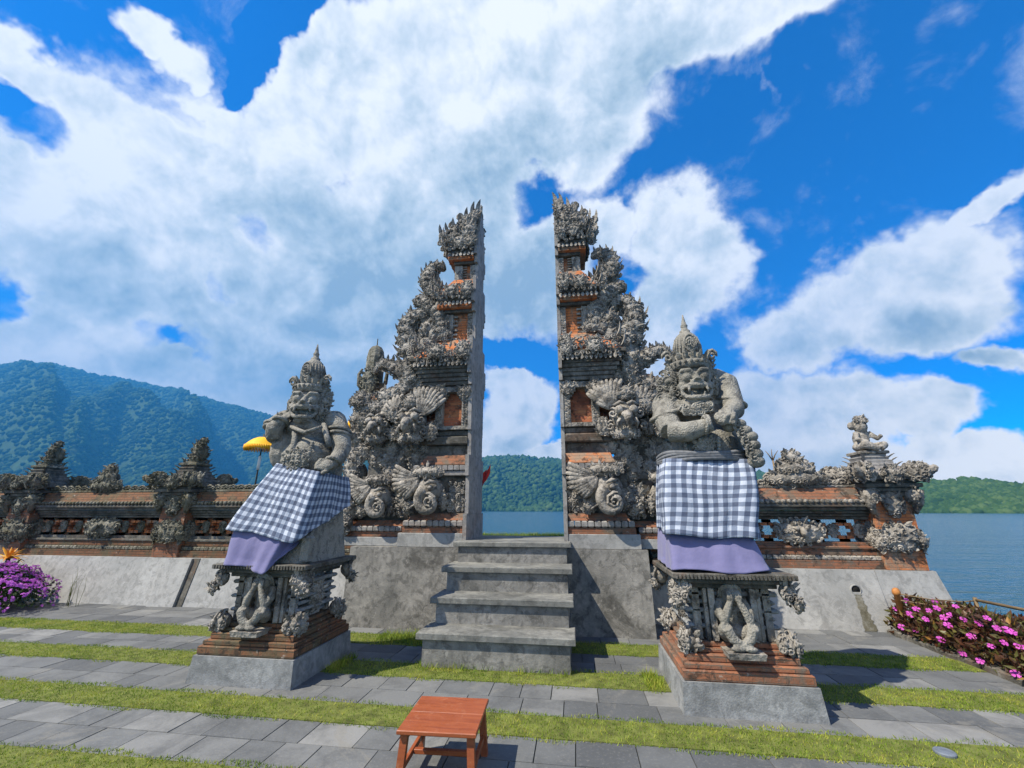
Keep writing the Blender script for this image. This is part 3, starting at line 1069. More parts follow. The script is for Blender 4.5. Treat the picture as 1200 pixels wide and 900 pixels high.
def pillar(x, y, label, mat, brick, seed, figure=False, lean=0):
    e = empty('balustrade_pillar', (x, y, .77), label, 'pillar', 'pillars of the balustrades')
    k = MB()
    k.box(x - .27, x + .27, y - .27, y + .27, .767, 1.80)
    k.build('brick_shaft', brick, e)
    k = MB()
    for (dx, dy) in ((0, -1), (1, 0), (-1, 0)):
        k.clump((x + dx * .26, y + dy * .26, 1.22), (dx, dy, .1), (0, 0, 1), .60, .46, .13, seed + int(dx * 3 + dy), .17)
    for (dx, dy) in ((-.7, -.7), (.7, -.7)):
        corner_karang(k, (x + dx * .36, y + dy * .36, 1.16), dx, dy, .22, seed + 7)
    k.build('base_carving', mat, e)
    k = MB()
    for (dx, dy) in ((-.7, -.7), (.7, -.7), (.7, .7), (-.7, .7)):
        corner_karang(k, (x + dx * .42, y + dy * .42, 1.80), dx, dy, .26, seed + 13, .4)
        k.tube([(x + dx * .40, y + dy * .40, 1.55), (x + dx * .46, y + dy * .46, 1.7), (x + dx * .52, y + dy * .52, 1.9)], [.03, .07, .05], 6)
    k.clump((x, y - .28, 1.72), (0, -1, .1), (0, 0, 1), .30, .44, .1, seed + 3, .25)
    k.build('capital_carving', mat, e)
    k = MB()
    zz = 1.802
    for d, h_ in ((.31, .07), (.35, .06), (.40, .06), (.36, .05), (.43, .07)):
        k.box(x - d, x + d, y - d, y + d, zz, zz + h_, .008)
        zz += h_ + .001
    k.build('cornice', M['dark_stone'], e)
    k = MB()
    z0 = zz
    for d0, d1, h_ in ((.39, .33, .08), (.29, .25, .07), (.24, .21, .07), (.205, .185, .06), (.19, .17, .06)):
        k.box(x - d0, x + d0, y - d0, y + d0, zz, zz + h_ * .45, .006)
        k.frustum((x - d0 + .03, x + d0 - .03, y - d0 + .03, y + d0 - .03), (x - d1, x + d1, y - d1, y + d1), zz + h_ * .45 + .001, zz + h_)
        for sx_ in (-1, 1):
            for sy_ in (-1, 1):
                k.leaf((x + sx_ * d0 * .95, y + sy_ * d0 * .95, zz), (sx_ * .5, sy_ * .5, 1), (sx_, sy_, 0), .10, .026, .4)
        zz += h_ + .001
    k.build('stepped_roof', M['dark_stone'] if mat is M['carved_dark'] else M['cement'], e)
    k = MB()
    for (dx, dy) in ((-.7, -.7), (.7, -.7), (.7, .7), (-.7, .7)):
        k.tube([(x + dx * .40, y + dy * .40, z0 + .0), (x + dx * .56, y + dy * .56, z0 - .02), (x + dx * .70, y + dy * .70, z0 + .05), (x + dx * .76, y + dy * .76, z0 + .13)], [.09, .085, .06, .02], 7)
        k.clump((x + dx * .58, y + dy * .58, z0 + .04), (dx, dy, .3), (0, 0, 1), .28, .27, .09, seed + 20, .3)
        for s_ in (-1, 1):
            k.clump((x + dx * .54 - s_ * dy * .10, y + dy * .54 + s_ * dx * .10, z0 + .05), (-s_ * dy, s_ * dx, .1), (0, 0, 1), .28, .25, .08, seed + 24, .3)
        k.curl((x + dx * .70, y + dy * .70, z0 + .08), (dx, dy, .2), (-dy, dx, 0), .07, 1.2, .35, 1)
        k.curl((x + dx * .70, y + dy * .70, z0 + .08), (dx, dy, .2), (dy, -dx, 0), .07, 1.2, .35, -1)
    k.clump((x, y - .41, z0 - .0), (0, -1, .2), (0, 0, 1), .28, .28, .12, seed + 21, .25)
    k.clump((x - .41, y, z0 - .0), (-1, 0, .2), (0, 0, 1), .28, .28, .12, seed + 22, .25)
    k.build('roof_corner_carving', mat, e)
    k = MB()
    k.box(x - .2, x + .2, y - .2, y + .2, zz, zz + .05, .01)
    if figure:                                                      # a small kneeling figure
        f = MB()
        f.ball((x - .02, y, zz + .13), (.17, .14, .10))
        f.ball((x - .03, y + .02, zz + .26), (.12, .11, .15))
        f.ball((x - .02, y - .02, zz + .46), (.10, .10, .11))
        f.ball((x - .14, y, zz + .48), (.06, .05, .07))
        f.ball((x - .02, y + .02, zz + .55), (.08, .08, .06))
        f.tube([(x - .12, y - .04, zz + .36), (x - .17, y - .12, zz + .24), (x - .04, y - .17, zz + .2)], [.045, .04, .035], 8)
        f.tube([(x + .07, y - .02, zz + .36), (x + .15, y - .1, zz + .25), (x + .17, y - .16, zz + .3)], [.045, .04, .035], 8)
        f.tube([(x - .1, y, zz + .12), (x - .12, y - .2, zz + .14), (x + .06, y - .2, zz + .08)], [.07, .065, .05], 8)
        f.tube([(x + .1, y, zz + .12), (x + .17, y - .18, zz + .14), (x + .08, y - .22, zz + .08)], [.07, .06, .05], 8)
        o = remesh(f.build('finial_figure', mat, e), .012, 3)
        k.clump((x - .02, y - .06, zz + .56), (0, -1, .3), (0, 0, 1), .2, .14, .06, seed + 31, .35)
    else:                                                           # a rearing lump of flame carving
        for j in range(4):                                          # tiers that taper to a hooked point
            a = 1 - .2 * j
            k.box(x - .15 * a, x + .15 * a, y - .15 * a, y + .15 * a, zz + .05 + .11 * j, zz + .085 + .11 * j, .008)
            for (dx, dy) in ((-.7, -.7), (.7, -.7), (.7, .7), (-.7, .7)):
                k.leaf((x + dx * .17 * a, y + dy * .17 * a, zz + .06 + .11 * j), (dx * .55, dy * .55, 1), (dx, dy, 0), .13 * a, .036 * a, .3)
                k.curl((x + dx * .16 * a, y + dy * .16 * a, zz + .10 + .11 * j), (dx, dy, .4), (-dy, dx, 0), .05 * a, 1.1, .4, 1)
        k.clump((x + .0, y - .02, zz + .16), (0, -1, 0), (0, 0, 1), .24, .26, .12, seed + 30, .3)
        k.clump((x + .02, y - .04, zz + .38), (0, -1, .1), (.1, 0, 1), .17, .24, .09, seed + 31, .36)
        k.clump((x + .10, y - .02, zz + .50), (.5, -1, .1), (.3, 0, 1), .12, .14, .06, seed + 33, .42)
        k.clump((x + .04, y + .08, zz + .26), (0, 1, 0), (0, 0, 1), .2, .36, .10, seed + 32, .3)
        k.curl((x + .11, y - .06, zz + .50), (1, 0, 0), (0, -1, 0), .075, 1.2, .4, -1)
        k.tube([(x, y, zz + .05), (x + .01, y, zz + .35), (x + .05, y, zz + .58)], [.13, .09, .02], 8)
    k.build('finial', mat, e)
    return e


pillar(-11.15, BY, 'mossy dark stone pillar at the far left end of the balustrade above the purple flowers', M['carved_dark'], M['brick_old'], 100)
pillar(-7.60, BY, 'mossy dark stone pillar in the left balustrade nearest the yellow ceremonial umbrella', M['carved_dark'], M['brick_old'], 140)
pillar(4.76, BY, 'grey stone pillar topped by a small kneeling figure at the lake end of the right balustrade', M['carved'], M['brick'], 180, True)

# ================================================================== the two halves of the split gate
def gate_half(sg, x0, label, seed, mat):
    """u runs outward from the cut plane; sg = -1 for the left half, +1 for the right"""
    X = lambda u: x0 + sg * u
    e = empty('temple_gate_half', (X(.6), 7.0, 1.07), label, 'temple gate', 'halves of the split gate')
    rs = random.Random(seed)
    fr = (0, -1, 0)
    W3 = lambda u, y, z: np.array((X(u), y, z))
    out = np.array((sg, 0, 0.))

    def bx(k, u0, u1, y0, y1, z0, z1, bev=0):
        k.box(X(u0), X(u1), y0, y1, z0, z1, bev)

    def fru(k, b_, t_, z0, z1):
        f = lambda r: (min(X(r[0]), X(r[1])), max(X(r[0]), X(r[1])), r[2], r[3])
        k.frustum(f(b_), f(t_), z0, z1)

    C0 = .062
    # the smooth cut face, following the stepped outline of the tower
    k = MB()
    prof = [(6.44, 7.62, 1.072, 1.55), (6.54, 7.52, 1.552, 2.12), (6.48, 7.56, 2.122, 2.45), (6.60, 7.44, 2.452, 2.86), (6.56, 7.46, 2.862, 3.62),
            (6.50, 7.54, 3.622, 3.80), (6.42, 7.62, 3.802, 4.14), (6.50, 7.5, 4.142, 4.50), (6.68, 7.32, 4.502, 5.02), (6.60, 7.42, 5.022, 5.18),
            (6.52, 7.5, 5.182, 5.36), (6.62, 7.42, 5.362, 5.74), (6.75, 7.25, 5.742, 6.06), (6.68, 7.34, 6.062, 6.22), (6.62, 7.4, 6.222, 6.42), (6.72, 7.3, 6.422, 6.8),
            (6.82, 7.2, 6.802, 7.15), (6.9, 7.1, 7.152, 7.42)]
    for (a, b_, z0, z1) in prof:
        bx(k, 0, C0 - .004, a, b_, z0, z1)
    k.build('cut_face', M['cement'], e)
    # plinth and brick base
    k = MB()
    bx(k, C0, 1.07, 6.45, 7.6, 1.072, 1.27, .006)
    bx(k, 1.072, 2.04, 6.56, 7.5, 1.072, 1.20, .006)
    k.build('concrete_plinth', M['concrete'], e)
    k = MB()
    bx(k, C0, 1.02, 6.48, 7.55, 1.272, 1.36)
    fru(k, (C0, .95, 6.49, 7.5), (C0, .90, 6.56, 7.45), 1.455, 1.56)
    bx(k, 1.072, 1.97, 6.60, 7.45, 1.202, 1.28)
    fru(k, (1.0, 1.9, 6.61, 7.4), (1.0, 1.84, 6.68, 7.4), 1.365, 1.45)
    k.build('brick_base', M['brick_old'], e)
    k = MB()
    bx(k, C0, .96, 6.60, 7.4, 1.562, 2.12)                         # body of the base
    bx(k, .962, 1.9, 6.72, 7.38, 1.452, 2.05)
    k.build('base_body', M['dark_stone'], e)
    k = MB()
    u = C0 + .004
    while u < .98:
        bx(k, u, u + .085, 6.46, 7.5, 1.362, 1.453, .016)
        u += .095
    k.build('dentil_course', M['cement'], e)
    k = MB()
    u = 1.075
    while u < 1.88:
        bx(k, u, u + .085, 6.575, 7.4, 1.282, 1.363, .016)
        u += .095
    k.build('dentil_course', M['cement'], e)
    k = MB()
    u = C0 + .004
    while u < .86:
        bx(k, u, u + .085, 6.50, 7.5, 2.20, 2.29, .014)
        u += .095
    bx(k, C0, .92, 6.52, 7.5, 2.122, 2.198, .01)
    k.build('dentil_course', M['cement'], e)
    k = MB()
    fru(k, (C0, .80, 6.50, 7.5), (C0, .74, 6.58, 7.45), 2.293, 2.45)
    k.build('brick_moulding', M['brick'] if sg > 0 else M['brick_old'], e)
    # recess and seat below the niche
    k = MB()
    bx(k, C0, .78, 6.66, 7.4, 2.452, 2.62, .006)
    bx(k, C0, .86, 6.58, 7.45, 2.622, 2.76, .02)
    bx(k, C0, .80, 6.62, 7.42, 2.762, 2.862, .02)
    bx(k, .962, 1.86, 6.70, 7.4, 2.052, 2.14)
    bx(k, .93, 1.80, 6.74, 7.38, 2.142, 2.42)
    bx(k, .90, 1.9, 6.74, 7.38, 2.422, 2.60, .01)
    bx(k, .88, 1.98, 6.70, 7.4, 2.602, 2.72, .01)
    k.build('stone_moulding', M['dark_stone'], e)
    # niche
    k = MB()
    bx(k, C0, .82, 6.68, 7.4, 2.864, 3.62)
    k.build('niche_panel', M['brick_panel'], e)
    k = MB()
    bx(k, C0, .17, 6.575, 6.70, 2.866, 3.50, .006)
    bx(k, .50, .62, 6.575, 6.70, 2.866, 3.50, .006)
    bx(k, C0, .76, 6.56, 6.70, 3.502, 3.60, .008)
    bx(k, C0, .64, 6.58, 6.70, 2.868, 2.93, .006)
    for s_ in (0, 1):                                             # stepped arch shoulders
        for j in range(3):
            a = .17 + .03 * j if s_ == 0 else .47 - .03 * j
            bx(k, a, a + .03, 6.60 + .002 * j, 6.70, 3.36 + .045 * j, 3.50)
    k.frieze(W3(.115, 6.575, 2.95), W3(.115, 6.575, 3.48), fr, out, .09, .055, seed, .012)
    k.frieze(W3(.56, 6.575, 2.95), W3(.56, 6.575, 3.48), fr, out, .10, .055, seed + 1, .012)
    k.clump(W3(.13, 6.56, 3.50), fr, (0, 0, 1), .20, .22, .05, seed + 2, .28)
    k.clump(W3(.58, 6.56, 3.50), fr, (0, 0, 1), .24, .26, .06, seed + 3, .28)
    k.build('niche_frame', mat, e)
    # the lower bay at the side
    k = MB()
    bx(k, .825, 2.0, 6.78, 7.36, 2.722, 3.30)
    k.build('side_bay', M['dark_stone'], e)
    k = MB()
    for i, (d, z0) in enumerate(((.0, 3.302), (.05, 3.352), (.10, 3.402))):
        bx(k, .83, 1.92 + d, 6.74 - d, 7.38 + d, z0, z0 + .048, .006)
    k.build('side_cornice', M['dark_stone'], e)
    k = MB()
    fru(k, (.84, 2.0, 6.64, 7.46), (1.0, 1.75, 6.86, 7.3), 3.452, 3.66)
    fru(k, (1.0, 1.68, 6.84, 7.3), (1.1, 1.5, 6.95, 7.25), 3.662, 3.80)
    k.build('side_roof', M['brick'], e)
    # cornices: plates that flare outwards
    for (z0, z1, u0, u1, y0, y1, n) in ((3.622, 4.10, .84, 1.10, 6.56, 6.40, 7), (5.022, 5.34, .56, .76, 6.66, 6.50, 5), (6.062, 6.40, .44, .62, 6.73, 6.60, 5)):
        k = MB()
        h_ = (z1 - z0) / n
        for i in range(n):
            t = (i + .5) / n
            bx(k, C0, u0 + (u1 - u0) * t, y0 + (y1 - y0) * t, 14.0 - (y0 + (y1 - y0) * t), z0 + h_ * i, z0 + h_ * (i + 1) - .001, .009)
        k.build('cornice', M['dark_stone'], e)
    for (z0, z1, u0, y0) in ((5.08, 5.17, .66, 6.57), (6.12, 6.19, .53, 6.65)):
        k = MB()
        bx(k, C0, u0 + .03, y0 - .012, 14.012 - y0, z0, z1, .006)
        k.build('brick_band', M['brick'], e)
    # roof slopes above the cornices
    for b_, t_, z0, z1 in (((C0, 1.05, 6.46, 7.54), (C0, .60, 6.68, 7.32), 4.102, 4.50), ((C0, .72, 6.56, 7.44), (C0, .46, 6.74, 7.26), 5.342, 5.74)):
        k = MB()
        fru(k, b_, t_, z0, z1)
        k.build('brick_roof', M['brick'], e)
    # upper bodies
    for (z0, z1, u1, y0) in ((4.502, 5.02, .54, 6.74), (5.742, 6.06, .42, 6.80)):
        k = MB()
        bx(k, C0, u1, y0, 14 - y0, z0, z1)
        k.build('brick_body', M['brick'], e)
        k = MB()
        bx(k, C0, .15, y0 - .05, y0 + .05, z0 + .002, z1 - .01, .008)
        bx(k, u1 - .12, u1 + .03, y0 - .05, y0 + .3, z0 + .002, z1 - .01, .008)
        hh = (z1 - z0) / 6
        for i in range(6):
            bx(k, u1 - .20, u1 - .115, y0 - .035, y0 + .05, z0 + hh * i + .01, z0 + hh * i + hh * .55, .006)
        k.frieze(W3(.105, y0 - .05, z0 + .05), W3(.105, y0 - .05, z1 - .03), fr, out, .08, .05, seed + 4, .01)
        k.build('pilasters', mat, e)
    # ---------------------------------------------------------------- carving on the tiers
    tiers = [MB(), MB(), MB()]
    tier = lambda z: tiers[0 if z < 4.8 else 1 if z < 5.9 else 2]
    rows = [(4.06, .98, 6.41, .20), (4.24, .95, 6.47, .22), (5.27, .72, 6.50, .16), (5.44, .68, 6.54, .2), (6.31, .58, 6.60, .14), (6.46, .58, 6.62, .2), (6.62, .54, 6.66, .2)]
    for i, (z, u1, y, h_) in enumerate(rows):
        k = tier(z)
        k.frieze(W3(.03, y, z), W3(u1, y, z), (0, -1, .25), (0, 0, 1), h_, .105, seed + 10 + i, .05)
        k.frieze(W3(u1, y + .05, z), W3(u1, 14 - y - .05, z), (sg, 0, .25), (0, 0, 1), h_, .12, seed + 40 + i, .05)
        k.frieze(W3(.05, 14 - y, z), W3(u1, 14 - y, z), (0, 1, .25), (0, 0, 1), h_, .15, seed + 70 + i, .05)
    for (u, y, z, w_, h_) in ((.14, 6.43, 4.20, .26, .40), (.14, 6.53, 5.42, .24, .38), (.13, 6.62, 6.50, .22, .36), (.60, 6.40, 4.16, .3, .3), (.42, 6.53, 5.38, .26, .28), (.34, 6.62, 6.5, .26, .3)):
        k = tier(z)
        k.clump(W3(u, y, z), (0, -1, .2), (0, 0, 1), w_, h_, .09, seed + int(z * 7), .24)
    # hanging leaves under each cornice edge
    for (z, u1, y) in ((4.02, 1.05, 6.42), (5.2, .72, 6.53), (6.26, .58, 6.62)):
        u = .08
        k = tier(z)
        while u < u1:
            k.leaf(W3(u, y, z), (0, -.1, -1), fr, .11, .03, .3)
            u += .075
    for (u, z) in ((1.06, 4.16), (1.0, 4.34), (.76, 5.34), (.72, 5.50), (.62, 6.34), (.60, 6.5)):
        k = tier(z)
        for y in (6.52, 6.7, 6.9):                                    # flicked-up tips at the outer end of each tier
            k.leaf(W3(u - .04, y, z), (sg * .8, -.2, .75), (-sg * .5, 0, .8), .22, .05, .6)
            k.curl(W3(u + .05, y - .02, z + .06), (sg * .5, 0, 1), fr, .06, 1.2, .38, -sg)
    for k in tiers:
        k.build('tier_carving', mat, e)
    # crown of the tower
    k = MB()
    fru(k, (C0, .55, 6.66, 7.34), (C0, .40, 6.76, 7.24), 6.41, 6.80)
    fru(k, (C0, .36, 6.78, 7.22), (C0, .20, 6.88, 7.12), 6.80, 7.12)
    for (u, z, w_, h_, y) in ((.44, 6.72, .36, .42, 6.68), (.20, 6.78, .34, .44, 6.68), (.26, 7.0, .34, .36, 6.78), (.12, 7.12, .26, .40, 6.80), (.10, 7.30, .16, .26, 6.90)):
        k.clump(W3(u, y, z), (0, -1, .2), (0, 0, 1), w_, h_, .12, seed + int(z * 9), .24)
        k.clump(W3(u, 14 - y, z), (0, 1, .2), (0, 0, 1), w_, h_, .12, seed + int(z * 9) + 1, .26)
    for (u, z, a) in ((.70, 6.80, .3), (.66, 6.62, .9), (.52, 6.98, .15), (.36, 7.16, .2)):
        k.clump(W3(u, 7.0, z), (sg, -.6, .2), (0, 0, 1), .26, .36, .12, seed + int(u * 50), .26)
        k.curl(W3(u + .04, 6.84, z + .06), (sg * .3, 0, 1), fr, .085, 1.2, .38, -sg)
    k.tube([W3(.70, 6.95, 6.6), W3(.76, 6.95, 6.78), W3(.74, 6.95, 6.93)], [.09, .08, .04], 7)
    k.tube([W3(.03, 7.0, 7.3), W3(.03, 7.0, 7.46), W3(.03, 7.0, 7.60)], [.045, .03, .012], 7)
    k.tube([W3(.085, 6.97, 7.25), W3(.09, 6.97, 7.4), W3(.085, 6.97, 7.5)], [.04, .035, .015], 7)
    for (u, z, L, t) in ((.06, 7.24, .28, .0), (.16, 7.18, .30, .1), (.27, 7.08, .28, .2), (.38, 6.98, .26, .3), (.50, 6.90, .25, .4), (.62, 6.82, .24, .55), (.74, 6.76, .26, .5), (.70, 6.55, .2, .9)):
        for yy in (-.10, .10):
            k.leaf(W3(u, 7.0 + yy - .1, z), (sg * t, 0, 1), (sg * -.6, -.5, 0), L, .05, .35)
    k.build('crown_carving', mat, e)
    # great scrolls that stand out along the outer edge, beast-headed
    def scroll(name, pts, rad, head, hs, y, s0):
        k = MB()
        P = np.array([W3(u, y, z) for u, z in pts])
        # smooth the path
        q = np.linspace(0, len(P) - 1, 22)
        ii = np.clip(q.astype(int), 0, len(P) - 2)
        fq = (q - ii)[:, None]
        g0 = np.gradient(P, axis=0)
        h00, h10 = 2 * fq ** 3 - 3 * fq ** 2 + 1, fq ** 3 - 2 * fq ** 2 + fq
        h01, h11 = -2 * fq ** 3 + 3 * fq ** 2, fq ** 3 - fq ** 2
        S = h00 * P[ii] + h10 * g0[ii] + h01 * P[ii + 1] + h11 * g0[ii + 1]
        rr = np.interp(q, np.arange(len(P)), rad)
        k.tube(S, rr * .72, 8, up=(0, 1, 0), flat=1.2)
        rz = random.Random(s0)
        T = np.gradient(S, axis=0)
        acc = 0.0
        for i in range(len(S)):
            if i and i < len(S) - 1:
                acc += np.linalg.norm(S[i] - S[i - 1])
                if acc < rr[i] * .62:
                    continue
            acc = 0.0
            t = nrm(T[i])
            sd = nrm(np.cross(t, (0, 1, 0)))
            r_ = rr[i]
            k.clump(S[i] + np.array((0, -r_ * .55, 0)), (rz.uniform(-.3, .3), -1, .15), t * .6 + np.array((0, 0, .7)), r_ * 1.7, r_ * 1.5, r_ * .55, s0 * 7 + i, .27)
            for d in (-1, 1):
                n_ = sd * d
                k.clump(S[i] + n_ * r_ * .55, nrm(n_ + np.array((0, -.35, .2))), (0, 0, 1), r_ * 1.3, r_ * 1.2, r_ * .5, s0 * 7 + 30 + i + d, .34)
                # hooked flames along the silhouette
                f_ = nrm(n_ + np.array((0, 0, .55)))
                k.leaf(S[i] + n_ * r_ * .7, f_, nrm(np.array((-sg * .3, -.6, .6))), r_ * rz.uniform(.7, 1.15), r_ * .26, .7)
                if rz.random() < .7:
                    k.curl(S[i] + n_ * r_ * 1.0, f_, fr, r_ * rz.uniform(.3, .46), 1.15, .42, rz.choice((1, -1)))
            k.clump(S[i] + np.array((0, r_ * .5, 0)), (0, 1, .2), (0, 0, 1), r_ * 1.5, r_ * 1.4, r_ * .4, s0 * 7 + 60 + i, .4)
        hu, hz = head
        k.ball(W3(hu, y, hz), (hs, hs * .9, hs * .85))
        k.ball(W3(hu + hs * .3, y - hs * .8, hz + hs * .3), hs * .26)
        for i in range(5):
            a = i * .6 - .4
            k.curl(W3(hu, y - hs * .3, hz) + np.array((sg * math.cos(a), 0, math.sin(a))) * hs * .8, (sg * math.cos(a), 0, math.sin(a)), fr, hs * .42, 1.2, .36, sg)
        k.build(name, mat, e)

    scroll('edge_scroll', [(.95, 3.85), (1.08, 4.15), (1.24, 4.5), (1.31, 4.82), (1.20, 5.06), (1.03, 5.07), (.99, 4.94)],
           [.22, .23, .20, .17, .14, .11, .06], (1.31, 4.90), .14, 6.8, seed + 5)
    scroll('edge_scroll', [(.60, 4.60), (.66, 4.9), (.78, 5.12), (.96, 5.30), (1.16, 5.36)], [.17, .16, .15, .14, .08], (1.08, 5.36), .12, 6.78, seed + 6)
    scroll('edge_scroll', [(.74, 5.46), (.90, 5.62), (.99, 5.84), (.92, 6.04), (.79, 6.12), (.70, 6.06)], [.16, .16, .15, .12, .09, .05], (.95, 5.94), .12, 6.82, seed + 7)
    scroll('edge_scroll', [(.95, 3.70), (1.22, 3.92), (1.50, 4.08), (1.72, 4.14), (1.86, 4.02)], [.17, .16, .12, .085, .04], (1.66, 4.12), .09, 6.76, seed + 8)
    scroll('edge_scroll', [(1.18, 4.0), (1.12, 3.8), (1.2, 3.6), (1.36, 3.5)], [.15, .16, .13, .08], (1.3, 3.6), .11, 6.66, seed + 9)
    k = MB()                                                        # carving that fills the angle behind the great scroll
    for (u, z, w_, h_) in ((1.02, 4.22, .42, .44), (.90, 4.45, .34, .40), (1.16, 4.46, .34, .40), (1.12, 3.82, .40, .40), (.78, 4.62, .28, .34), (.90, 4.74, .28, .40)):
        k.clump(W3(u, 6.74, z), (0, -1, .1), (0, 0, 1), w_, h_, .17, seed + int(u * 70 + z * 13), .28)
    k.build('shoulder_carving', mat, e)
    # dark pointed finial of the side bay
    k = MB()
    k.lathe(W3(2.02, 7.05, 3.46), [(.20, 0), (.22, .06), (.16, .1), (.16, .22), (.24, .27), (.25, .36), (.17, .42), (.165, .55), (.17, .7), (.165, .92), (.14, 1.06), (.10, 1.13), (.03, 1.17), (.012, 1.18), (.008, 1.32)], 10, 1, False)
    k.clump(W3(2.02, 6.88, 3.9), fr, (0, 0, 1), .34, .5, .08, seed + 91, .2)
    k.clump(W3(2.02, 6.86, 3.56), fr, (0, 0, 1), .46, .36, .1, seed + 92, .22)
    for s_ in (-1, 1):
        k.tube([W3(2.02 + s_ * .16, 7.0, 3.72), W3(2.02 + s_ * .26, 7.0, 3.85), W3(2.02 + s_ * .28, 7.0, 4.05), W3(2.02 + s_ * .22, 7.0, 4.16)], [.04, .045, .035, .02], 6)
    if sg < 0:
        k.build('side_finial', M['carved_dark'], e)

    # ---------------------------------------------------------------- winged guardian on the body, beast mask below
    def wing_mask(name, u, y, z, s, s0, lean, dark):
        k = MB()
        c = W3(u, y, z)
        o_ = lambda a, b_, d: c + np.array((sg * a * s, -d * s, b_ * s))
        k.ball(o_(0, 0, .05), (.34 * s, .26 * s, .40 * s))
        k.ball(o_(-.12, .10, .34), .105 * s); k.ball(o_(.20, .10, .34), .105 * s)          # bulging eyes
        k.ball(o_(.04, -.02, .40), (.13 * s, .16 * s, .09 * s))                           # snout
        k.tube([o_(.04, .0, .46), o_(.05, -.12, .54), o_(.07, -.24, .50), o_(.09, -.30, .40)], np.array([.10, .10, .07, .03]) * s, 7)
        for d in (-1, 1):
            k.tube([o_(.04 + d * .16, -.12, .40), o_(.04 + d * .22, -.22, .42), o_(.04 + d * .2, -.34, .36)], np.array([.045, .04, .012]) * s, 5)
            k.curl(o_(.04 + d * .30, .02, .28), (0, 0, 1), (d * sg * .4, -1, 0), .13 * s, 1.3, .3, d * sg)
            k.curl(o_(.04 + d * .36, -.26, .22), (0, 0, 1), (d * sg * .5, -1, 0), .12 * s, 1.3, .3, -d * sg)
            k.tube([o_(.04 + d * .02, .24, .34), o_(.04 + d * .14, .28, .36), o_(.04 + d * .28, .22, .28)], np.array([.03, .05, .03]) * s, 6)
        up = nrm((sg * lean, 0, 1))
        # wing towards the gap and wing outwards
        k.fan(o_(-.18, .12, .12), fr, (0, 0, 1), .10 * s, .78 * s, sg * -1.15, sg * .05, 9, .055 * s, .35)
        k.fan(o_(-.18, .12, .20), fr, (0, 0, 1), .08 * s, .50 * s, sg * -1.3, sg * .0, 8, .045 * s, .35)
        k.fan(o_(.26, .12, .10), fr, (0, 0, 1), .10 * s, .62 * s, sg * 1.5, sg * .3, 7, .055 * s, .3)
        k.clump(o_(.06, .52, .16), (0, -1, .2), (0, 0, 1), .5 * s, .42 * s, .2 * s, s0, .18)
        k.clump(o_(.50, .30, .12), (0, -1, .1), (0, 0, 1), .5 * s, .6 * s, .14 * s, s0 + 3, .17)
        k.clump(o_(-.48, -.25, .12), (0, -1, .1), (0, 0, 1), .4 * s, .5 * s, .14 * s, s0 + 4, .18)
        k.clump(o_(.0, -.42, .2), (0, -1, -.1), (0, 0, 1), .7 * s, .30 * s, .16 * s, s0 + 1, .3)
        k.build(name, dark, e)

    dk_ = mat
    wing_mask('winged_mask', .98, 6.60, 3.00, .66, seed + 11, -.2, dk_)
    wing_mask('winged_mask', 1.62, 6.68, 2.98, .58, seed + 12, .2, dk_)
    k = MB()                                                        # rough carving that fills the body around the masks
    for i in range(40):
        u, z = rs.uniform(.78, 2.1), rs.uniform(2.16, 3.5)
        k.clump(W3(u, 6.70 + .05 * (u > 1), z), fr, (0, 0, 1), .32, .34, .11, seed + 200 + i, .19)
    for (u, z) in ((2.15, 3.3), (2.2, 2.9), (2.16, 2.5), (2.05, 2.2), (2.22, 3.05)):
        k.clump(W3(u, 6.95, z), (sg * .7, -.7, 0), (0, 0, 1), .32, .42, .16, seed + int(z * 30), .22)
    k.clump(W3(1.45, 6.62, 3.5), (0, -1, .3), (0, 0, 1), .6, .3, .12, seed + 240, .25)
    k.clump(W3(2.0, 6.62, 3.42), (0, -1, .3), (0, 0, 1), .4, .3, .12, seed + 241, .25)
    k.build('body_carving', mat, e)

    def beast(name, u, y, z, s, s0, d):
        """elephant-like mask: domed head with a fringed ear, coiled trunk, shaggy brow"""
        k = MB()
        c = W3(u, y, z)
        o_ = lambda a, b_, q: c + np.array((sg * a * d * s, -q * s, b_ * s))
        k.ball(o_(0, .06, .06), (.46 * s, .30 * s, .40 * s))
        k.fan(o_(.16, .38, .26), fr, (0, 0, 1), .04 * s, .62 * s, sg * d * 2.75, sg * d * 2.05, 6, .07 * s, .3)
        k.fan(o_(.18, .40, .22), fr, (0, 0, 1), .04 * s, .74 * s, sg * d * 2.2, sg * d * 1.35, 6, .06 * s, .2)
        k.ball(o_(-.16, .12, .36), .075 * s)
        k.tube([o_(-.30, .26, .30), o_(-.16, .27, .40), o_(-.02, .20, .40)], np.array([.03, .055, .03]) * s, 6)
        th = np.linspace(0, 1, 18)
        a = .5 + th * 5.6
        r_ = .34 * (1 - .72 * th)
        k.tube([o_(-.16 + r * math.sin(q) * .95, -.22 + r * math.cos(q), .36 + .10 * t) for r, q, t in zip(r_, a, th)], np.array([.15 * (1 - .62 * t) for t in th]) * s, 8)
        k.curl(o_(-.18, -.22, .46), (0, 0, 1), fr, .19 * s, 1.5, .24, sg)
        k.tube([o_(-.02, -.10, .34), o_(.12, -.26, .44), o_(.34, -.38, .42)], np.array([.05, .04, .012]) * s, 6)
        k.clump(o_(-.02, .50, .18), (0, -1, .5), (0, 0, 1), .95 * s, .34 * s, .24 * s, s0, .32)
        k.clump(o_(.42, -.34, .16), fr, (0, 0, 1), .34 * s, .30 * s, .14 * s, s0 + 1, .3)
        k.clump(o_(-.44, -.18, .10), fr, (0, 0, 1), .22 * s, .55 * s, .14 * s, s0 + 2, .34)
        k.build(name, mat, e)

    beast('beast_mask', .66 if sg < 0 else .62, 6.56, 1.86, .60, seed + 21, -1 if sg > 0 else 1)
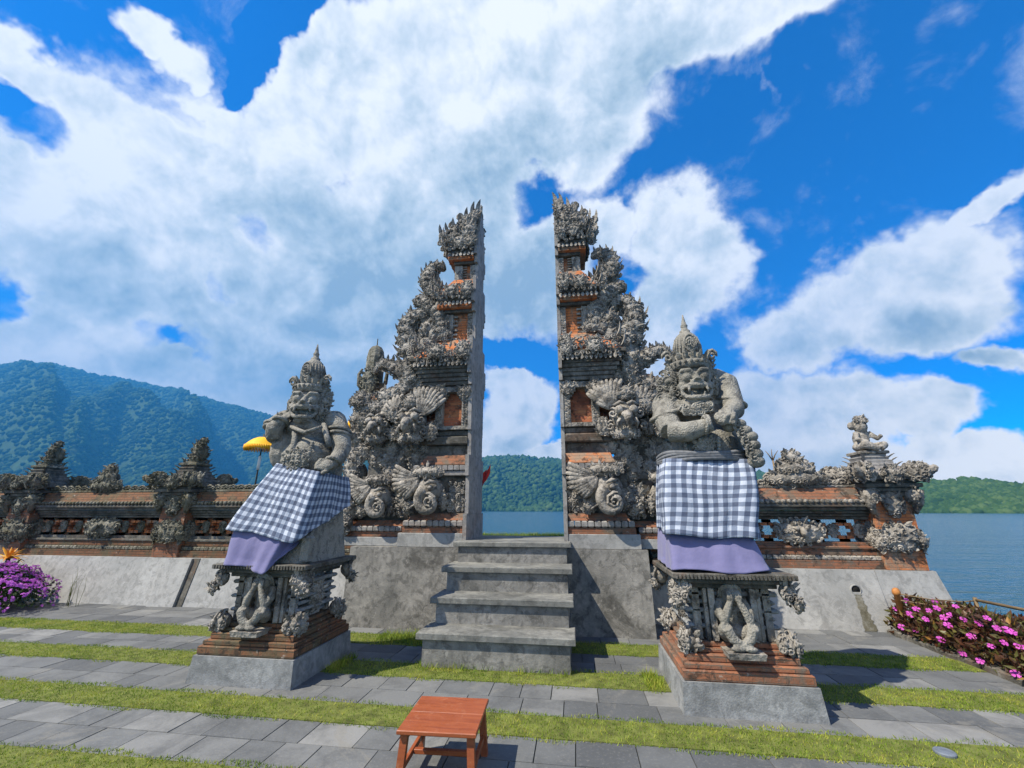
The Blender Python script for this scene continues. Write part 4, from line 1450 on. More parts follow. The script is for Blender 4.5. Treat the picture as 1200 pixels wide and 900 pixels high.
    beast('beast_mask', 1.52, 6.66, 1.78, .54, seed + 22, 1)
    k = MB()
    k.frieze(W3(.06, 6.58, 1.80), W3(.34, 6.58, 1.80), fr, (0, 0, 1), .46, .07, seed + 31, .05)
    k.clump(W3(.22, 6.60, 1.76), fr, (0, 0, 1), .3, .40, .08, seed + 30, .26)
    k.build('base_carving', mat, e)
    k = MB()
    k.clump(W3(1.06, 6.64, 1.74), fr, (0, 0, 1), .34, .52, .12, seed + 37, .24)
    k.clump(W3(1.84, 6.66, 1.74), fr, (0, 0, 1), .34, .52, .12, seed + 38, .24)
    k.frieze(W3(.90, 6.66, 1.72), W3(1.95, 6.66, 1.72), fr, (0, 0, 1), .46, .10, seed + 32, .04)
    k.clump(W3(2.0, 6.62, 1.62), (sg * .6, -1, 0), (0, 0, 1), .3, .5, .16, seed + 33, .22)
    k.clump(W3(2.0, 6.58, 1.38), (sg * .6, -1, 0), (0, 0, 1), .26, .3, .12, seed + 34, .26)
    for i in range(5):
        k.clump(W3(2.02, 6.8 + .12 * i, 1.7 + .1 * (i % 2)), (sg, -.1, 0), (0, 0, 1), .3, .5, .12, seed + 35 + i, .24)
    k.build('base_carving', mat, e)
    return e


gate_half(-1, -1.62, 'left half of the split temple gate, carved tower with its smooth grey cut face showing', 1000, M['carved'])
gate_half(1, -.17, 'right half of the split temple gate, carved stone and brick tower beside the right guardian', 2000, M['carved'])

# ================================================================== pedestals, guardian statues and their cloths
_f, _t, _a = 490.0, math.atan(148 / 490.0), R(8.2)


def at(x, y, Y):
    """point of the world plane y = Y seen at photo position (x, y)"""
    v, r = 450 - y, x - 600
    fw, up = _f * math.cos(_t) - v * math.sin(_t), _f * math.sin(_t) + v * math.cos(_t)
    d = (r * math.cos(_a) - fw * math.sin(_a), fw * math.cos(_a) + r * math.sin(_a), up)
    q = Y / d[1]
    return np.array((d[0] * q, Y, CAM_H + d[2] * q))


def pedestal(cx, y0, wd, dp, label, seed, dark):
    e = empty('statue_pedestal', (cx, y0 + dp / 2, 0), label, 'pedestal', 'carved pedestals of the guardian statues')
    cy = y0 + dp / 2
    hw, hd = wd / 2, dp / 2
    R4 = lambda i: (cx - hw + i, cx + hw - i, cy - hd + i, cy + hd - i)
    k = MB()
    k.frustum(R4(0), R4(.018), -.02, .236)
    k.build('plinth', M['andesite'], e)
    k = MB()
    for i, (ins, z0, z1) in enumerate(((.035, .238, .315), (.06, .317, .36), (.10, .362, .42), (.14, .422, .455), (.18, .457, .50))):
        r = R4(ins)
        k.box(*r, z0, z1, .008)
    k.build('brick_courses', M['brick_moss'] if dark else M['brick_old'], e)
    k = MB()
    r = R4(.30)
    k.box(*r, .502, .93)
    k.build('core', M['brick_old'], e)
    k = MB()
    for ins, z0, z1 in ((.225, .525, .56), (.16, .59, .625), (.18, .655, .69), (.15, .72, .755), (.17, .785, .82), (.15, .855, .895)):
        r = R4(ins)
        k.box(r[0], r[1], cy - hd + ins + .07, cy + hd - ins - .07, z0, z1, .012)
    k.build('layered_slabs', M['andesite'], e)
    k = MB()
    for s_ in (-1, 1):                                             # upright frame round the relief figure
        k.box(cx + s_ * .175 - .025, cx + s_ * .175 + .025, y0 + .17, y0 + .4, .503, .93, .006)
        k.box(cx + s_ * .225 - .015, cx + s_ * .225 + .015, y0 + .19, y0 + .4, .503, .925, .004)
    k.box(cx - .149, cx + .149, y0 + .262, y0 + .4, .503, .93)
    for s_ in (-1, 1):                                             # corner posts and side panels
        for yy in (y0 + .25, y0 + dp - .25):
            k.box(cx + s_ * (hw - .245) - .03, cx + s_ * (hw - .245) + .03, yy - .03, yy + .03, .503, .93, .005)
        xs = cx + s_ * (hw - .26)
        k.box(xs - .04, xs + .04, cy - .15, cy + .15, .504, .92, .006)
        k.clump((xs + s_ * .05, cy, .72), (s_, 0, 0), (0, 0, 1), .30, .34, .08, seed + 40 + s_, .2)
    k.build('frame_posts', M['carved'], e)
    k = MB()
    k.box(*R4(.16), .932, .975, .006)
    k.box(*R4(.08), .977, 1.015, .008)
    k.box(*R4(.03), 1.017, 1.066, .008)
    u = cx - hw + .05
    while u < cx + hw - .06:
        k.box(u, u + .018, y0 + .015, y0 + .05, 1.022, 1.058)
        u += .032
    k.build('top_slab', M['dark_stone'], e)
    for s_ in (-1, 1):
        for yy, dy in ((y0 + .12, -.7), (y0 + dp - .12, .7)):
            k = MB()
            c = np.array((cx + s_ * (hw - .10), yy, .92))
            k.clump(c, (s_ * .6, dy, .1), (0, 0, 1), .17, .17, .08, seed + 3 + s_, .36)
            k.clump(c + (s_ * .05, dy * .07, -.09), (s_ * .6, dy, -.2), (0, 0, 1), .10, .11, .05, seed + 5 + s_, .4)
            for j in range(4):
                k.leaf(c + (s_ * .02 * j, dy * .06, -.04), (s_ * .3 * (j - 1), dy * .2, -1), (s_ * .6, dy, 0), .09, .024, .5)
            k.build('hanging_corner_carving', M['carved'], e)
            k = MB()
            c = np.array((cx + s_ * (hw - .15), yy + (.06 if dy < 0 else -.06), .50))
            k.clump(c, (s_ * .5, dy, .2), (0, 0, 1), .18, .18, .10, seed + 13 + s_, .34)
            k.clump(c + (s_ * .03, 0, 0), (s_, 0, .1), (0, 0, 1), .16, .18, .08, seed + 17 + s_, .34)
            for d in (-1, 1):
                p = c + np.array((d * .045, dy * .12, .02))
                k.ball(p, .024)
                k.curl(c + np.array((d * .07, dy * .11, -.02)), (0, 0, 1), (d * .4, dy, 0), .04, 1.3, .3, d)
            k.build('corner_mask', M['carved'], e)
    # relief figure that crouches with its hands over the face
    k = MB()
    b = np.array((cx - .01, y0 + .17, .47))
    q = lambda x, y, z: b + (x, y, z)
    k.ball(q(0, .03, .11), (.105, .085, .08))
    k.ball(q(0, .05, .25), (.10, .075, .15))
    k.ball(q(0, .0, .405), (.078, .08, .09))
    k.ball(q(0, .03, .43), (.085, .08, .075))
    for s_ in (-1, 1):
        k.ball(q(s_ * .10, .02, .33), (.045, .045, .05))
        k.tube([q(s_ * .105, .02, .33), q(s_ * .125, -.03, .27), q(s_ * .105, -.085, .215)], [.042, .042, .036], 9)
        k.tube([q(s_ * .105, -.085, .215), q(s_ * .075, -.09, .29), q(s_ * .04, -.085, .36)], [.037, .034, .026], 9)
        k.ball(q(s_ * .035, -.085, .385), (.03, .022, .042))
        for j in range(4):
            k.tube([q(s_ * (.018 + .013 * j), -.095, .39), q(s_ * (.016 + .014 * j), -.085, .43 + .004 * (j % 2)), q(s_ * (.015 + .013 * j), -.068, .455)], [.009, .008, .006], 6)
        k.tube([q(s_ * .07, .0, .09), q(s_ * .11, -.07, .14), q(s_ * .105, -.13, .17)], [.065, .058, .048], 9)
        k.tube([q(s_ * .105, -.13, .17), q(s_ * .07, -.14, .09), q(-s_ * .015, -.15, .03)], [.047, .042, .03], 9)
        k.ball(q(-s_ * .05, -.17, .025), (.06, .03, .022))
    o = remesh(k.build('crouching_relief_figure', M['statue'], e), .0085, 3)
    k = MB()
    for j in range(9):
        a = -1.3 + 2.6 * j / 8
        k.tube([q(math.sin(a) * .03, -.05, .50), q(math.sin(a) * .085, -.03 + .05 * (1 - math.cos(a)), .46), q(math.sin(a) * .105, .0 + .05 * (1 - math.cos(a)), .36)], [.012, .016, .010], 6)
    k.build('hair', M['statue'], o)
    k = MB()
    k.frustum((cx - .14, cx + .14, y0 - .02, y0 + .25), (cx - .15, cx + .15, y0 - .03, y0 + .25), .42, .468)
    k.build('figure_ledge', M['carved'], e)
    return e


pedestal(-3.235, 4.19, 1.11, 1.10, 'mossy carved stone and brick pedestal on a grey plinth under the left guardian statue', 3000, True)
pedestal(1.355, 4.19, 1.09, 1.10, 'carved stone and orange brick pedestal on a grey plinth under the right guardian statue', 3100, False)


def face(k, hc, s, fx):
    """demon face pointing to -y: bulging eyes, broad nose, open fanged mouth, heavy brows and jowls"""
    cf, sf = math.cos(fx), math.sin(fx)                              # fx turns the head about the vertical
    o_ = lambda x, y, z: hc + np.array((x * cf - y * sf, x * sf + y * cf, z)) * s
    k.ball(hc, (.255 * s, .255 * s, .30 * s))
    k.ball(o_(0, -.06, -.15), (.215 * s, .17 * s, .13 * s))                         # muzzle
    for d in (-1, 1):
        k.ball(o_(d * .112, -.232, .045), .074 * s)                                 # eyes
        k.tube([o_(d * .112 + d * .092 * math.cos(a), -.232 + .03 * abs(math.cos(a)), .045 + .088 * math.sin(a)) for a in np.linspace(0, 2 * math.pi, 17)], .019 * s, 6, cap=False)
        k.tube([o_(d * .02, -.26, .085), o_(d * .08, -.275, .145), o_(d * .17, -.235, .15), o_(d * .225, -.16, .09)], np.array([.03, .038, .036, .02]) * s, 7)
        k.ball(o_(d * .175, -.17, -.075), (.075 * s, .08 * s, .07 * s))             # cheek
        k.ball(o_(d * .052, -.30, -.035), (.042 * s, .04 * s, .034 * s))            # nostril wing
        k.tube([o_(d * .0, -.315, -.090), o_(d * .10, -.295, -.080), o_(d * .185, -.22, -.115)], np.array([.034, .036, .03]) * s, 7)    # upper lip
        k.tube([o_(d * .185, -.22, -.115), o_(d * .195, -.21, -.175), o_(d * .14, -.245, -.245)], np.array([.028, .03, .03]) * s, 7)
        k.tube([o_(d * .115, -.30, -.105), o_(d * .122, -.325, -.16), o_(d * .128, -.31, -.205)], np.array([.024, .021, .008]) * s, 6)    # fang
        k.tube([o_(d * .08, -.285, -.225), o_(d * .082, -.31, -.195), o_(d * .085, -.30, -.17)], np.array([.018, .015, .007]) * s, 6)
    k.tube([o_(0, -.25, .07), o_(0, -.31, .01), o_(0, -.335, -.03)], np.array([.035, .045, .055]) * s, 8)
    k.tube([o_(-.14, -.245, -.245), o_(-.07, -.29, -.26), o_(0, -.305, -.263), o_(.07, -.29, -.26), o_(.14, -.245, -.245)], .036 * s, 8)   # lower lip
    k.ball(o_(0, -.15, -.30), (.17 * s, .14 * s, .075 * s))                         # jaw
    for j in range(5):                                              # upper teeth
        k.ball(o_(-.064 + .032 * j, -.298, -.122), (.018 * s, .016 * s, .026 * s))


def mane(k, hc, s, seed, rows=3):
    rs = random.Random(seed)
    for r_ in range(rows):
        for i in range(17):
            a = -.55 + (math.pi + 1.1) * i / 16
            rr = .27 + .075 * r_
            c = hc + np.array((math.cos(a) * rr * 1.02, -.10 + .09 * r_, -.02 - math.sin(a) * rr * 1.05)) * s
            n = nrm((math.cos(a) * .8, -1.0, -math.sin(a) * .6))
            k.curl(c, (math.cos(a), 0, -math.sin(a)), n, .062 * s * rs.uniform(.8, 1.15), rs.choice((1.1, 1.4)), .36, rs.choice((1, -1)))


def crown(name, base, s, mat, parent, seed, tall=1.36):
    """tiered crown; tall stretches the dome and spire upwards"""
    k = MB()
    k.lathe(base, [(r * s, z * s) for r, z in ((.27, -.04), (.285, 0), (.285, .05), (.25, .06), (.265, .09), (.22, .10), (.225, .13), (.19, .15), (.195, .19), (.19, .26), (.175, .33), (.14, .385),
                                               (.09, .42), (.075, .43), (.08, .45), (.05, .47), (.045, .50), (.055, .515), (.038, .54), (.022, .60), (.008, .66))], 22)
    for i in range(22):
        a = 2 * math.pi * i / 22
        d = np.array((math.cos(a), math.sin(a), 0))
        k.ball(base + d * .288 * s + (0, 0, .025 * s), .024 * s, None, 6, 5)
        k.ball(base + d * .228 * s + (0, 0, .115 * s), .018 * s, None, 6, 5)
        k.tube([base + d * .198 * s + (0, 0, .15 * s), base + d * .20 * s + (0, 0, .25 * s), base + d * .165 * s + (0, 0, .355 * s)], np.array([.012, .014, .008]) * s, 5)
    for i in range(9):
        a = -math.pi * (.02 + .96 * i / 8)
        d = np.array((math.cos(a), math.sin(a), 0))
        k.leaf(base + d * .26 * s + (0, 0, .05 * s), (d[0] * .35, d[1] * .35, 1), d, .12 * s, .04 * s, .25)
    c = base + np.array((0, -.19, .25)) * s
    k.ball(c, (.085 * s, .035 * s, .10 * s))
    k.tube([c + np.array((math.cos(a) * .085, -.02, math.sin(a) * .10)) * s for a in np.linspace(0, 6.283, 15)], .014 * s, 5, cap=False)
    k.curl(c + np.array((-.02, -.03, 0)) * s, (0, 0, 1), (0, -1, 0), .05 * s, 1.4, .3, 1)
    k.curl(c + np.array((.03, -.03, -.03)) * s, (0, 0, 1), (0, -1, 0), .04 * s, 1.4, .3, -1)
    for d in (-1, 1):                                             # ear wings
        q = base + np.array((d * .27, -.02, .02)) * s
        k.clump(q, (d * .3, -1, .1), (d * .25, 0, 1), .15 * s, .26 * s, .06 * s, seed + d, .32)
        k.curl(q + np.array((d * .05, -.05, .10)) * s, (d, 0, .4), (0, -1, 0), .075 * s, 1.3, .34, d)
    for v in k.V:
        v[:, 2] = base[2] + (v[:, 2] - base[2]) * tall
    return k.build(name, mat, parent)


def beads(k, pts, r, step):
    P = np.asarray(pts, float)
    d = np.concatenate([[0], np.cumsum(np.linalg.norm(np.diff(P, axis=0), axis=1))])
    for t in np.arange(0, d[-1], step):
        k.ball([np.interp(t, d, P[:, i]) for i in range(3)], r, None, 6, 5)


def hand(k, c, d, up, s=1.0, curl_=1.0):
    """palm, four bent fingers and a thumb; d = finger direction, up = back of the hand"""
    d, up = nrm(d), nrm(up)
    sd = np.cross(d, up)
    k.ball(c, (.062 * s, .055 * s, .035 * s), (d, sd, up))
    for j in range(4):
        o_ = c + d * .05 * s + sd * (-.042 + .028 * j) * s
        L = (.085, .10, .095, .075)[j] * s
        k.tube([o_ - d * .03 * s, o_ + d * L * .45 + up * .012 * s, o_ + d * L * (.75 + .1 * (1 - curl_)) - up * .03 * s * curl_, o_ + d * L * .62 - up * .07 * s * curl_], np.array([.016, .0165, .0145, .011]) * s, 7)
    o_ = c - sd * .05 * s
    k.tube([o_ + d * -.02 * s, o_ - sd * .03 * s + d * .03 * s - up * .01 * s, o_ - sd * .025 * s + d * .07 * s - up * .03 * s], np.array([.02, .018, .012]) * s, 7)


# ---- right guardian
S = M['statue']
e = empty('guardian_statue', (1.36, 4.85, 1.07), 'grey stone demon guardian statue gripping a ringed club on the right pedestal', 'statue', 'guardian statues before the gate')
k = MB()
hc = at(811, 451, 4.70)
sc = .76
face(k, hc, sc, -.04)
k.ball(at(830, 505, 4.84), (.35, .28, .44))
k.ball(at(829, 524, 4.72), (.37, .27, .24))
k.ball(at(834, 470, 4.90), (.31, .22, .32))
k.ball(at(812, 480, 4.72), (.25, .2, .14))
k.ball(at(784, 478, 4.80), (.19, .18, .20))
k.tube([at(783, 476, 4.80), at(780, 490, 4.66), at(787, 505, 4.50)], [.15, .14, .112], 20)
k.tube([at(786, 506, 4.50), at(806, 506, 4.41), at(834, 497, 4.37)], [.112, .102, .066], 20)
k.tube([at(834, 447, 4.90), at(848, 452, 4.82), at(858, 476, 4.62)], [.16, .155, .12], 20)
k.tube([at(858, 474, 4.64), at(860, 481, 4.52), at(852, 485, 4.42)], [.115, .10, .075], 20)
hand(k, at(846, 489, 4.36), (1, -.1, -.25), (.1, -1, .35), 1.25)
hand(k, at(853, 483, 4.38), (-.8, -.4, -.5), (.1, -.6, 1), 1.1)
k.lathe((1.34, 4.78, 1.08), [(.38, 0), (.40, .2), (.40, .6), (.40, .85), (.40, 1.05)], 24, .85)
o = remesh(k.build('body', S, e), .0095, 2)
k = MB()
mane(k, hc, sc, 5, 3)
k.build('mane', S, o)
for d in (-1, 1):
    k = MB()
    k.lathe(hc + np.array((d * .285 * sc, -.0, .05)), [(.02, -.05), (.07, -.03), (.075, .0), (.05, .03), (.02, .04)], 20)
    k.tube([hc + np.array((d * .215, -.04, .0)), hc + np.array((d * .23, -.05, -.09)), hc + np.array((d * .22, -.06, -.15))], [.026, .034, .015], 8)
    k.build('ear', S, o)
k = MB()
for i in range(26):                                                # shoulder locks
    rz = random.Random(i)
    c = at(rz.uniform(772, 786), rz.uniform(462, 500), 4.66) + (0, rz.uniform(0, .12), 0)
    k.curl(c, (0, 0, 1), (-.6, -1, .2), .055, 1.2, .36, rz.choice((1, -1)))
for i in range(30):
    rz = random.Random(50 + i)
    c = at(rz.uniform(800, 832), rz.uniform(474, 485), 4.47)
    k.curl(c, (rz.uniform(-1, 1), 0, 1), (0, -1, .3), .042, 1.2, .36, rz.choice((1, -1)))
k.tube([at(797, 479, 4.52), at(814, 482, 4.49), at(835, 480, 4.52)], .04, 8)
k.build('beard', S, o)
crown('crown', hc + np.array((0, .02, .20)), .74, S, e, 60)
k = MB()
for (p, r, rx) in (((854, 497), .085, 1), ((866, 497), .085, .8), ((872, 505), .095, .7), ((878, 512), .10, .65), ((881, 522), .10, .6), ((884, 532), .10, .6), ((886, 541), .10, .6)):
    c = at(p[0], p[1], 4.42)
    k.ball(c, (r * .8, r * .8, r * .62 if rx < 1 else r), None, 12, 8)
k.tube([at(848, 492, 4.40), at(868, 500, 4.44), at(880, 520, 4.46), at(886, 545, 4.5)], [.05, .055, .06, .07], 10)
for i in range(10):
    c = at(862 + i * 2.4, 496 + i * 4.6, 4.36)
    k.curl(c, (.3, 0, 1), (.2, -1, 0), .05, 1.2, .34, 1 if i % 2 else -1)
k.build('club', S, e)
k = MB()
for (x, y, r_) in ((826, 498, .086), (829, 497, .084)):
    c = at(x, y, 4.37)
    k.tube([c + np.array((0, math.cos(a) * r_, math.sin(a) * r_)) for a in np.linspace(0, 6.283, 15)], .018, 6, cap=False)
c = at(830, 497, 4.30)
k.curl(c, (0, 0, 1), (0, -1, 0), .035, 1.2, .34, 1)
k.build('bracelet', S, e)
k = MB()
c = at(782, 487, 4.68)
k.tube([c + np.array((math.cos(a) * .172, math.sin(a) * .16, math.cos(a) * .05)) for a in np.linspace(0, 6.283, 19)], .024, 6, cap=False)
k.build('arm_band', S, e)
k = MB()
c = at(857, 472, 4.66)
k.tube([c + np.array((math.cos(a) * .13, math.sin(a) * .13, -math.cos(a) * .05)) for a in np.linspace(0, 6.283, 19)], .024, 6, cap=False)
k.build('arm_band', S, e)
k = MB()
beads(k, [at(802, 512, 4.50), at(803, 524, 4.45), at(806, 534, 4.46)], .022, .036)
beads(k, [at(842, 514, 4.42), at(843, 524, 4.42), at(842, 535, 4.44)], .022, .036)
k.clump(at(826, 524, 4.46), (0, -1, 0), (0, 0, 1), .20, .26, .06, 71, .24)
k.build('belly_ornament', S, e)

# ---- left guardian
e = empty('guardian_statue', (-3.15, 4.85, 1.07), 'grey stone demon guardian statue with a beaded belly and bent arms on the left pedestal', 'statue', 'guardian statues before the gate')
k = MB()
hc = at(361, 475, 4.72)
face(k, hc, .74, .36)
k.ball(at(364, 520, 4.86), (.33, .26, .42))
k.ball(at(361, 537, 4.72), (.31, .28, .25))
k.ball(at(365, 498, 4.88), (.36, .2, .18))
k.ball(at(357, 502, 4.74), (.25, .18, .14))
k.ball(at(336, 493, 4.84), (.145, .15, .14))
k.ball(at(392, 494, 4.86), (.15, .15, .14))
k.tube([at(335, 492, 4.84), at(323, 499, 4.72), at(323, 512, 4.58)], [.13, .122, .105], 20)
k.tube([at(322, 511, 4.58), at(322, 501, 4.52), at(331, 492, 4.54)], [.108, .098, .066], 20)            # forearm bent up to the shoulder
hand(k, at(334, 489, 4.55), (.75, .25, .45), (-.3, -1, .5), 1.0)
k.ball(at(335, 530, 4.72), (.17, .2, .24))
k.tube([at(392, 493, 4.86), at(399, 508, 4.80), at(401, 527, 4.72)], [.135, .125, .105], 20)
k.tube([at(401, 525, 4.72), at(396, 537, 4.60), at(386, 545, 4.48)], [.105, .09, .065], 20)
hand(k, at(384, 545, 4.44), (-1, -.1, .1), (0, -1, .3), 1.2, .6)
k.lathe((-3.10, 4.78, 1.5), [(.30, 0), (.31, .2), (.31, .4), (.32, .62)], 24, .8)
o = remesh(k.build('body', S, e), .0095, 2)
k = MB()
mane(k, hc, .74, 6, 2)
k.clump(hc + np.array((.22, .04, .06)), (.5, -1, 0), (0, 0, 1), .15, .34, .07, 81, .28)
k.build('mane', S, o)
for d in (-1, 1):
    k = MB()
    k.lathe(hc + np.array((d * .205, -.0, .04)), [(.02, -.05), (.07, -.03), (.075, .0), (.05, .03), (.02, .04)], 20)
    k.tube([hc + np.array((d * .205, -.03, .0)), hc + np.array((d * .22, -.05, -.09)), hc + np.array((d * .21, -.06, -.15))], [.026, .034, .015], 8)
    k.build('ear', S, o)
crown('crown', hc + np.array((.0, .02, .19)), .72, S, e, 62)
k = MB()
for (x, y, Y, r_, n_) in ((324, 499, 4.72, .13, 0), (323, 503, 4.69, .127, 0), (398, 506, 4.80, .132, 0), (399, 511, 4.79, .128, 0), (329, 494, 4.53, .08, 0), (391, 541, 4.53, .078, 0)):
    k = MB()
    c = at(x, y, Y)
    k.tube([c + np.array((math.cos(a) * r_, math.sin(a) * r_, -.04 * math.sin(a))) for a in np.linspace(0, 6.283, 19)], .022, 6, cap=False)
    k.build('arm_band', S, e)
k = MB()
k.clump(at(327, 493, 4.62), (-.5, -1, .2), (0, 0, 1), .2, .16, .06, 82, .3)
k.build('arm_ornament', S, e)
k = MB()
beads(k, [at(366, 519, 4.50), at(362, 532, 4.42), at(358, 546, 4.44)], .024, .038)
k.tube([at(344, 498, 4.60), at(346, 512, 4.53), at(343, 528, 4.48), at(335, 545, 4.47)], [.03, .035, .035, .03], 7)
k.tube([at(379, 497, 4.64), at(383, 512, 4.58), at(386, 524, 4.56)], [.03, .035, .03], 7)
k.tube([at(340, 500, 4.54), at(357, 507, 4.47), at(378, 500, 4.55)], [.02, .028, .02], 7)
k.clump(at(347, 540, 4.44), (-.1, -1, 0), (0, 0, 1), .34, .30, .07, 83, .2)
k.build('chest_ornaments', S, e)
k = MB()
k.frustum((-3.62, -2.80, 4.36, 5.14), (-3.48, -2.86, 4.50, 5.06), 1.068, 1.70)
k.box(-2.86, -2.77, 4.33, 4.43, 1.07, 1.34, .02)
k.build('stone_seat', M['statue'], e)


# ---- cloths
def gingham(name, white, mid, dk, pitch):
    m, g, b, P, geo = new_mat(name)
    uv = g.n('ShaderNodeUVMap')
    sp = g.n('ShaderNodeSeparateXYZ')
    g.put(sp.inputs[0], uv.outputs[0])
    st = []
    for i in (0, 1):
        q = g.m('FRACT', g.m('DIVIDE', sp.outputs[i], pitch))
        st.append(g.m('GREATER_THAN', q, .5))
    s_ = g.m('MULTIPLY', g.m('ADD', st[0], st[1]), .5)
    c = g.ramp(s_, [(0, white), (.5, mid), (1, dk)])
    n = g.noise(P, 9, 5, .6)
    c = g.mix(g.rng(n, .35, .7, 0, .14), c, (.25, .26, .28))
    h = g.m('ADD', g.noise(P, 16, 4, .6), g.m('MULTIPLY', g.noise(P, 260, 2, .5), .12))
    fin_mat(g, b, c, .9, h, .012, .6, .15)
    return m


M['poleng'] = gingham('checked_cloth', (.47, .51, .59), (.18, .215, .29), (.068, .085, .135), .088)
m, g, b, P, geo = new_mat('purple_cloth')
n = g.noise(P, 7, 5, .6)
fin_mat(g, b, g.mix(n, (.135, .128, .255), (.175, .168, .30)), .8, g.m('ADD', g.noise(P, 12, 4, .6), g.m('MULTIPLY', g.noise(P, 240, 2), .1)), .012, .6, .2)
b.inputs['Sheen Weight'].default_value = .2
M['purple'] = m
M['sash'] = plain('grey_sash', (.14, .145, .155), .9, .3, 30, .006)


def drape(name, top, bot, mat, label, cat, seed, rnd_=10, folds=.012, bulge=.03, nf=9, sag=None, n=168, nv=34, group=None, hemw=.012):
    """cloth hung from a four-cornered top ring to a four-cornered hem"""
    rs = random.Random(seed)

    def ring(c4):
        P = []
        for i in range(4):
            a, b_ = np.array(c4[i], float), np.array(c4[(i + 1) % 4], float)
            P += [a + (b_ - a) * j / (n / 4) for j in range(n // 4)]
        P = np.array(P)
        for _ in range(rnd_):
            P = (np.roll(P, 1, 0) + 2 * P + np.roll(P, -1, 0)) / 4
        return P

    A, B = ring(top), ring(bot)
    cen = B.mean(0)
    ph = [rs.uniform(0, 6.28) for _ in range(4)]
    rows = []
    seg = np.linalg.norm(np.roll(B, -1, 0) - B, axis=1)
    arc = np.concatenate([[0], np.cumsum(seg)])[:-1]
    nrmv = B - cen
    nrmv[:, 2] = 0
    nrmv /= np.linalg.norm(nrmv, axis=1)[:, None]
    t = np.arange(n) / n
    for j in range(nv):
        v = j / (nv - 1)
        P = A + (B - A) * v
        P[:, 2] = A[:, 2] + (B[:, 2] - A[:, 2]) * v
        P += nrmv * (bulge * math.sin(math.pi * min(1, v * 1.2)) ** 1)
        w_ = np.zeros(n)
        for q, (fq, am) in enumerate(((nf, .5), (nf * 2 + 1, .28), (3, .6), (nf * 3 + 2, .12))):
            w_ += am * np.sin(2 * np.pi * fq * t + ph[q] + 1.4 * v * (1 if q % 2 else -1))
        for i in range(n):
            w_[i] += 1.3 * mnoise.noise(Vector((P[i][0] * 4.2, P[i][1] * 4.2, P[i][2] * 2.4 + seed)))
        P += nrmv * (w_ * folds * (.35 + .65 * v) + .006 * np.sin(2 * np.pi * 41 * t + 3 * np.sin(9 * t)) * (1 - v) ** 3)[:, None]
        if j > nv - 6:
            P[:, 2] += hemw * np.sin(2 * np.pi * 5 * t + ph[1]) * (j - nv + 6) / 5
        rows.append(P)
    V = np.concatenate(rows)
    F, UV = [], []
    Ln = np.linalg.norm(B - A, axis=1)
    for j in range(nv - 1):
        for i in range(n):
            i2 = (i + 1) % n
            F.append((j * n + i, j * n + i2, (j + 1) * n + i2, (j + 1) * n + i))
            for (jj, ii, wrap) in ((j, i, 0), (j, i2, i2 == 0), (j + 1, i2, i2 == 0), (j + 1, i, 0)):
                u = arc[ii] + (arc[-1] + seg[-1] if wrap else 0)
                p_ = V[jj * n + ii]
                wob = mnoise.noise_vector(Vector((p_[0] * 2.6, p_[1] * 2.6, p_[2] * 2.6 + seed)))
                UV.append((u + .020 * wob.x, -jj / (nv - 1) * Ln[ii] + .026 * wob.y))
    me = bpy.data.meshes.new(name)
    me.from_pydata(V.tolist(), [], F)
    uvl = me.uv_layers.new(name='UVMap')
    uvl.data.foreach_set('uv', np.array(UV, np.float32).ravel())
    me.polygons.foreach_set('use_smooth', np.ones(len(F), bool))
    me.materials.append(mat)
    o = bpy.data.objects.new(name, me)
    COL.objects.link(o)
    so = o.modifiers.new('thickness', 'SOLIDIFY')
    so.thickness = .005
    return tag(o, label, cat, group)


# corner order: front left, front right, back right, back left
GC, GP = 'checked cloths round the guardian statues', 'purple cloths round the guardian statues'
o = drape('checked_cloth', [(.93, 4.44, 2.10), (1.77, 4.44, 2.08), (1.78, 5.08, 2.10), (.96, 5.08, 2.12)],
          [(.83, 4.28, 1.38), (1.60, 4.27, 1.35), (1.88, 4.98, 1.32), (.90, 5.10, 1.42)], M['poleng'],
          'black and white checked cloth tied upright round the waist of the right guardian statue', 'cloth', 4, 9, .022, .02, group=GC)
k = MB()
th = np.linspace(0, 2 * math.pi, 49)
for j in range(4):
    k.tube([(1.35 + .42 * abs(math.cos(a)) ** .7 * math.copysign(1, math.cos(a)), 4.76 + .345 * abs(math.sin(a)) ** .7 * math.copysign(1, math.sin(a)), 2.085 + .024 * j + .012 * math.sin(3 * a + j)) for a in th], .022, 7, cap=False)
q = k.build('waist_sash', M['sash'], None)
q.parent = o
q['label'] = 'dark grey rolled sash'
drape('purple_cloth', [(.90, 4.40, 1.46), (1.58, 4.40, 1.46), (1.68, 5.10, 1.46), (.92, 5.10, 1.46)],
      [(.82, 4.24, 1.085), (1.66, 4.24, 1.075), (1.90, 5.04, 1.10), (.88, 5.12, 1.10)], M['purple'],
      'purple underskirt cloth hanging evenly to the slab of the right pedestal', 'cloth', 8, 10, .018, .01, 7, group=GP)
drape('checked_cloth', [(-3.38, 4.42, 2.12), (-2.80, 4.40, 2.01), (-2.78, 5.02, 1.99), (-3.36, 5.06, 2.08)],
      [(-3.72, 4.23, 1.42), (-2.86, 4.21, 1.28), (-2.74, 5.04, 1.66), (-3.56, 5.10, 1.50)], M['poleng'],
      'black and white checked cloth draped slanting over the knees of the left guardian statue', 'cloth', 14, 6, .020, .015, group=GC)
